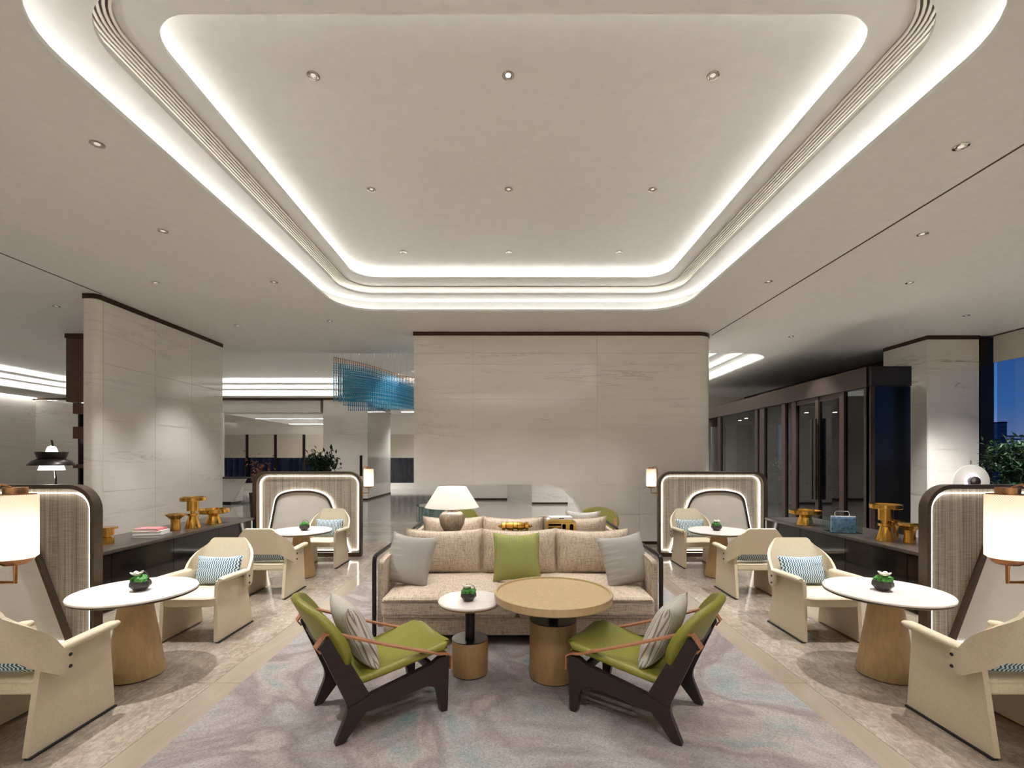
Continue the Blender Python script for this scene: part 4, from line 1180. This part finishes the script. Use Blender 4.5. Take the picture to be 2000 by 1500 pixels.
lc = make_lounge('green leather lounge chair with dark wood frame, left of the round tables'); lc.location = (-1.18, 3.02, .0165); lc.rotation_euler = (0, 0, R(34))
dup(lc, (1.17, 3.02, .0165), R(146), 'green leather lounge chair with dark wood frame, right of the round tables')
dup(lc, (1.56, 8.3, .0165), R(-100), 'green lounge chair peeking over the far sofa on the right')
dup(lc, (-.86, 8.25, .0165), R(-80), 'green lounge chair half hidden behind the table lamp')
pil2 = None
for (x, y, a, lab) in ((-1.18, 3.02, 34, 'ribbed grey pillow leaning in the left green chair'), (1.17, 3.02, 146, 'ribbed grey pillow leaning in the right green chair')):
    if pil2 is None: o = sm('throw_pillow', pillow(.47, .47, .16, 18, .08, .02), 'pillow_ribbed', None, 80); pil2 = o.data
    else: o = bpy.data.objects.new('throw_pillow', pil2); COL.objects.link(o)
    o.matrix_world = Matrix.Translation((x, y, 0)) @ Matrix.Rotation(R(a), 4, 'Z') @ Matrix.Translation((.185, .0, .575)) @ Matrix.Rotation(R(90), 4, 'Z') @ Matrix.Rotation(R(66), 4, 'X')
    tag(o, lab, 'pillow', 'pillows in the green lounge chairs')

# ------------------------------------------------------------------ glass display, chandelier, plants, shelf
gd = thing('glass_display', 'round fluted glass display standing behind the table lamp', 'display', (-1.55, 10.6, 0))
sm('glass_drum', lathe([(.50, .05), (.50, .66), (.49, .66), (.49, .05)], 26), 'clear_glass', gd, 5)
sm('glass_lid', lathe([(0, .66), (.52, .66), (.52, .675), (0, .675)], 48), 'clear_glass', gd, 35)
sm('base', lathe([(0, 0), (.5, 0), (.5, .05), (0, .05)], 40), 'frame_bronze', gd, 35)
for k in range(13):
    a = 2 * PI * k / 13; obj('rib', box(-.006, .006, -.004, .004, .05, .66), 'chrome', gd).location = (.495 * math.cos(a), .495 * math.sin(a), 0)

ch = thing('blue_chandelier', 'sweeping ribbon chandelier of hanging blue glass rods', 'chandelier', (0, 0, 0))
ch_top = lambda f: 4.08 - .56 * f + .05 * math.sin(f * 2 * PI)
cols_ = 64; rnd = random.Random(5)
bead = bm_new()
prof = []
rod = mesh_of(lathe([(0, 0)] + [(.017 if q % 2 else .009, .5 * q / 32) for q in range(1, 32)] + [(0, .5)], 6), False); rod.materials.append(MATS['blue_crystal'])
for k in range(cols_):
    f = k / (cols_ - 1)
    X = -4.15 + 2.6 * f; Y = 11.2 + .5 * math.sin(f * PI * 1.2)
    tz = ch_top(f)
    ln = tz - (3.02 + .10 * math.sin(f * PI) - .22 * f ** 2)
    for row in range(4):
        Yr = Y + row * .28; sg = .14 * math.sin(row * 1.3 + f * 5)
        o = obj('glass_rod', rod, 'blue_crystal', ch); o.location = (X + row * .02, Yr, tz - ln + .03 + sg * .4 - .03 * row); o.scale = (1, 1, (ln * .9) / .5)
    obj('rod_hanger', box(X - .008, X + .008, Y - .008, Y + .008, tz - .07, tz + .04), 'copper', ch)
    if k % 4 == 0:
        obj('suspension_wire', box(X - .002, X + .002, Y - .002, Y + .002, tz, 4.25 if Y < 11.4 else 4.5), 'chrome', ch)
obj('hanger_row', tube([(-4.15 + 2.6 * k / 40, 11.2 + .5 * math.sin(k / 40 * PI * 1.2), ch_top(k / 40) + .03) for k in range(41)], .004, 4), 'bronze_trim', ch)
light('lobby_glow', 'SPOT', (-2.8, 11.9, 4.2), 90, ch, (1, .95, .87), spot_size=R(90), spot_blend=.6, shadow_soft_size=.05)

def leafy(name, label, loc, pot_h, crown, n, lm, leaf=.09, seed=2, stems=7, cat='plant'):
    rnd = random.Random(seed)
    t = thing(name, label, cat, loc)
    sm('pot', lathe([(0, 0), (.16, 0), (.20, pot_h * .9), (.21, pot_h), (.18, pot_h), (.17, pot_h - .03), (0, pot_h - .03)], 28), 'black_soft', t, 35)
    bm = bm_new(); tips = []
    for k in range(stems):
        a = 2 * PI * k / stems + rnd.random(); sp = crown[0] * (.3 + .7 * rnd.random()); h = crown[1] * (.65 + .35 * rnd.random())
        pts = [(sp * math.cos(a) * q ** 1.4, sp * math.sin(a) * q ** 1.4, pot_h - .04 + h * q) for q in (0, .35, .7, 1)]
        add_tube(bm, pts, [.008, .006, .005, .003], 5); tips += [(pts[1], pts[2]), (pts[2], pts[3]), (pts[2], pts[3])]
    obj('stems', bm, 'twig', t)
    bm = bm_new()
    for k in range(n):
        p, q = rnd.choice(tips); u = rnd.random()
        c = Vector(p).lerp(Vector(q), u) + Vector((rnd.gauss(0, .09), rnd.gauss(0, .09), rnd.gauss(0, .06)))
        M = Matrix.Translation(c) @ Matrix.Rotation(rnd.random() * 2 * PI, 4, 'Z') @ Matrix.Rotation(rnd.gauss(-.3, .6), 4, 'Y')
        L = leaf * (.6 + .7 * rnd.random())
        v = [bm.verts.new(M @ Vector(w)) for w in ((0, 0, 0), (L * .45, L * .2, .01), (L, 0, -.01), (L * .45, -L * .2, .01))]
        bm.faces.new(v)
    tag(obj('foliage', bm, lm, t), None, None, None, 'stuff')
    return t
leafy('fern_plant', 'dark green leafy plant behind the left lit screen', (-4.3, 10.9, 0), .95, (.36, .95), 900, 'leaf_dark', .13, 4, 9)
leafy('branch_vase', 'tall dark vase with sparse reddish branches left of the lit screen', (-5.65, 10.7, 0), .95, (.42, .95), 90, 'leaf_red', .09, 9, 6)
leafy('window_plant', 'dark bushy plant in front of the right window', (9.62, 9.05, 0), .6, (.5, 1.6), 1300, 'leaf_dark', .13, 6, 12)
orc = leafy('orchid_pot', 'pot of pale orchids inside the glass entrance', (8.2, 14.2, 0), .9, (.3, .9), 120, 'flower_white', .09, 12, 6)
leafy('entrance_shrub', 'shrub inside the near glass panel of the entrance', (8.3, 11.9, 0), .5, (.4, 1.4), 500, 'leaf_dark', .12, 15, 8)

sh = thing('display_shelf', 'tall brown display shelf half hidden behind the left marble pier', 'shelf', (-9.0, 9.6, 0))
sm('upper_box', rbox(0, 1.6, 0, .5, 2.86, 4.16, .02, 2), 'shelf_wood', sh)
obj('head_trim', box(-.01, 1.61, -.01, .51, 4.16, 4.249), 'bronze_trim', sh)
obj('back_panel', box(.22, 1.6, .40, .44, .06, 2.86), 'dark_wood', sh); obj('side_panel', box(.20, .24, .06, .44, .06, 2.86), 'dark_wood', sh)
for z0, z1 in ((2.62, 2.84), (2.12, 2.36), (1.52, 1.60), (.9, 1.0), (.3, .4)): obj('shelf_board', box(.15, 1.6, .0, .44, z0, z1), 'shelf_wood', sh)
obj('shelf_light', box(.2, 1.5, .1, .12, 2.852, 2.858), 'led_lobby', sh); obj('shelf_light', box(.3, 1.5, .34, .36, 2.112, 2.118), 'led_lobby', sh)
obj('base', box(.2, 1.6, .02, .44, 0, .06), 'dark_wood', sh)
sp_ = thing('shelf_sculpture', 'small dark angular sculpture on the brown shelf', 'ornament', (-8.62, 9.75, 2.365))
obj('figure', tube([(-.06, 0, .01), (.0, 0, .10), (.07, 0, .16)], [.03, .02, .03], 6), 'black_soft', sp_); obj('plate', box(-.1, .14, -.06, .06, 0, .012), 'white_paper', sp_)

# ------------------------------------------------------------------ added fill lamps brightening the lobby, side zones and rear bay
def fill_lamp(x, y, z, w, size=100):
    obj('ceiling_lamp', lathe([(0, -.006), (.05, -.006), (.055, -.001)], 16, (x, y, z)), 'lens', ceiling)
    light('ceiling_lamp_light', 'SPOT', (x, y, z - .03), w, ceiling, (1.0, 1.0, 1.0), spot_size=R(size), spot_blend=.6, shadow_soft_size=.05)
for x in (-14, -10.5, -7, -3.5, 0, 3.5): 
    for y in (13.4, 17.2): fill_lamp(x, y, LZ[3], 175)
for x in (-4.4, -9.9): fill_lamp(x, 24.2, ZC if x > -6 else 3.61, 350 if x > -6 else 1400, 130)
for x, y in ((-9.5, 3), (-9.5, 6.5), (-13, 4.5), (-16.5, 7), (-13, 9), (6.6, 1.5), (8.2, 3.5), (7.4, 6.0), (8.9, 7.9), (8.4, 7.6)): fill_lamp(x, y, ZC, 260)
for x, y in ((4.7, 11.2), (5.0, 13.0), (5.2, 15.5)): fill_lamp(x, y, ZC if y < 11.4 else LZ[3], 600, 120)
for x in (-1.6, 0, 1.6):
    for y in (-2.2, -.5): fill_lamp(x, y, MZ[3], 300)
for x in (-5, -8, 5, 8):
    for y in (-2.5, 0): fill_lamp(x, y, ZC, 260)
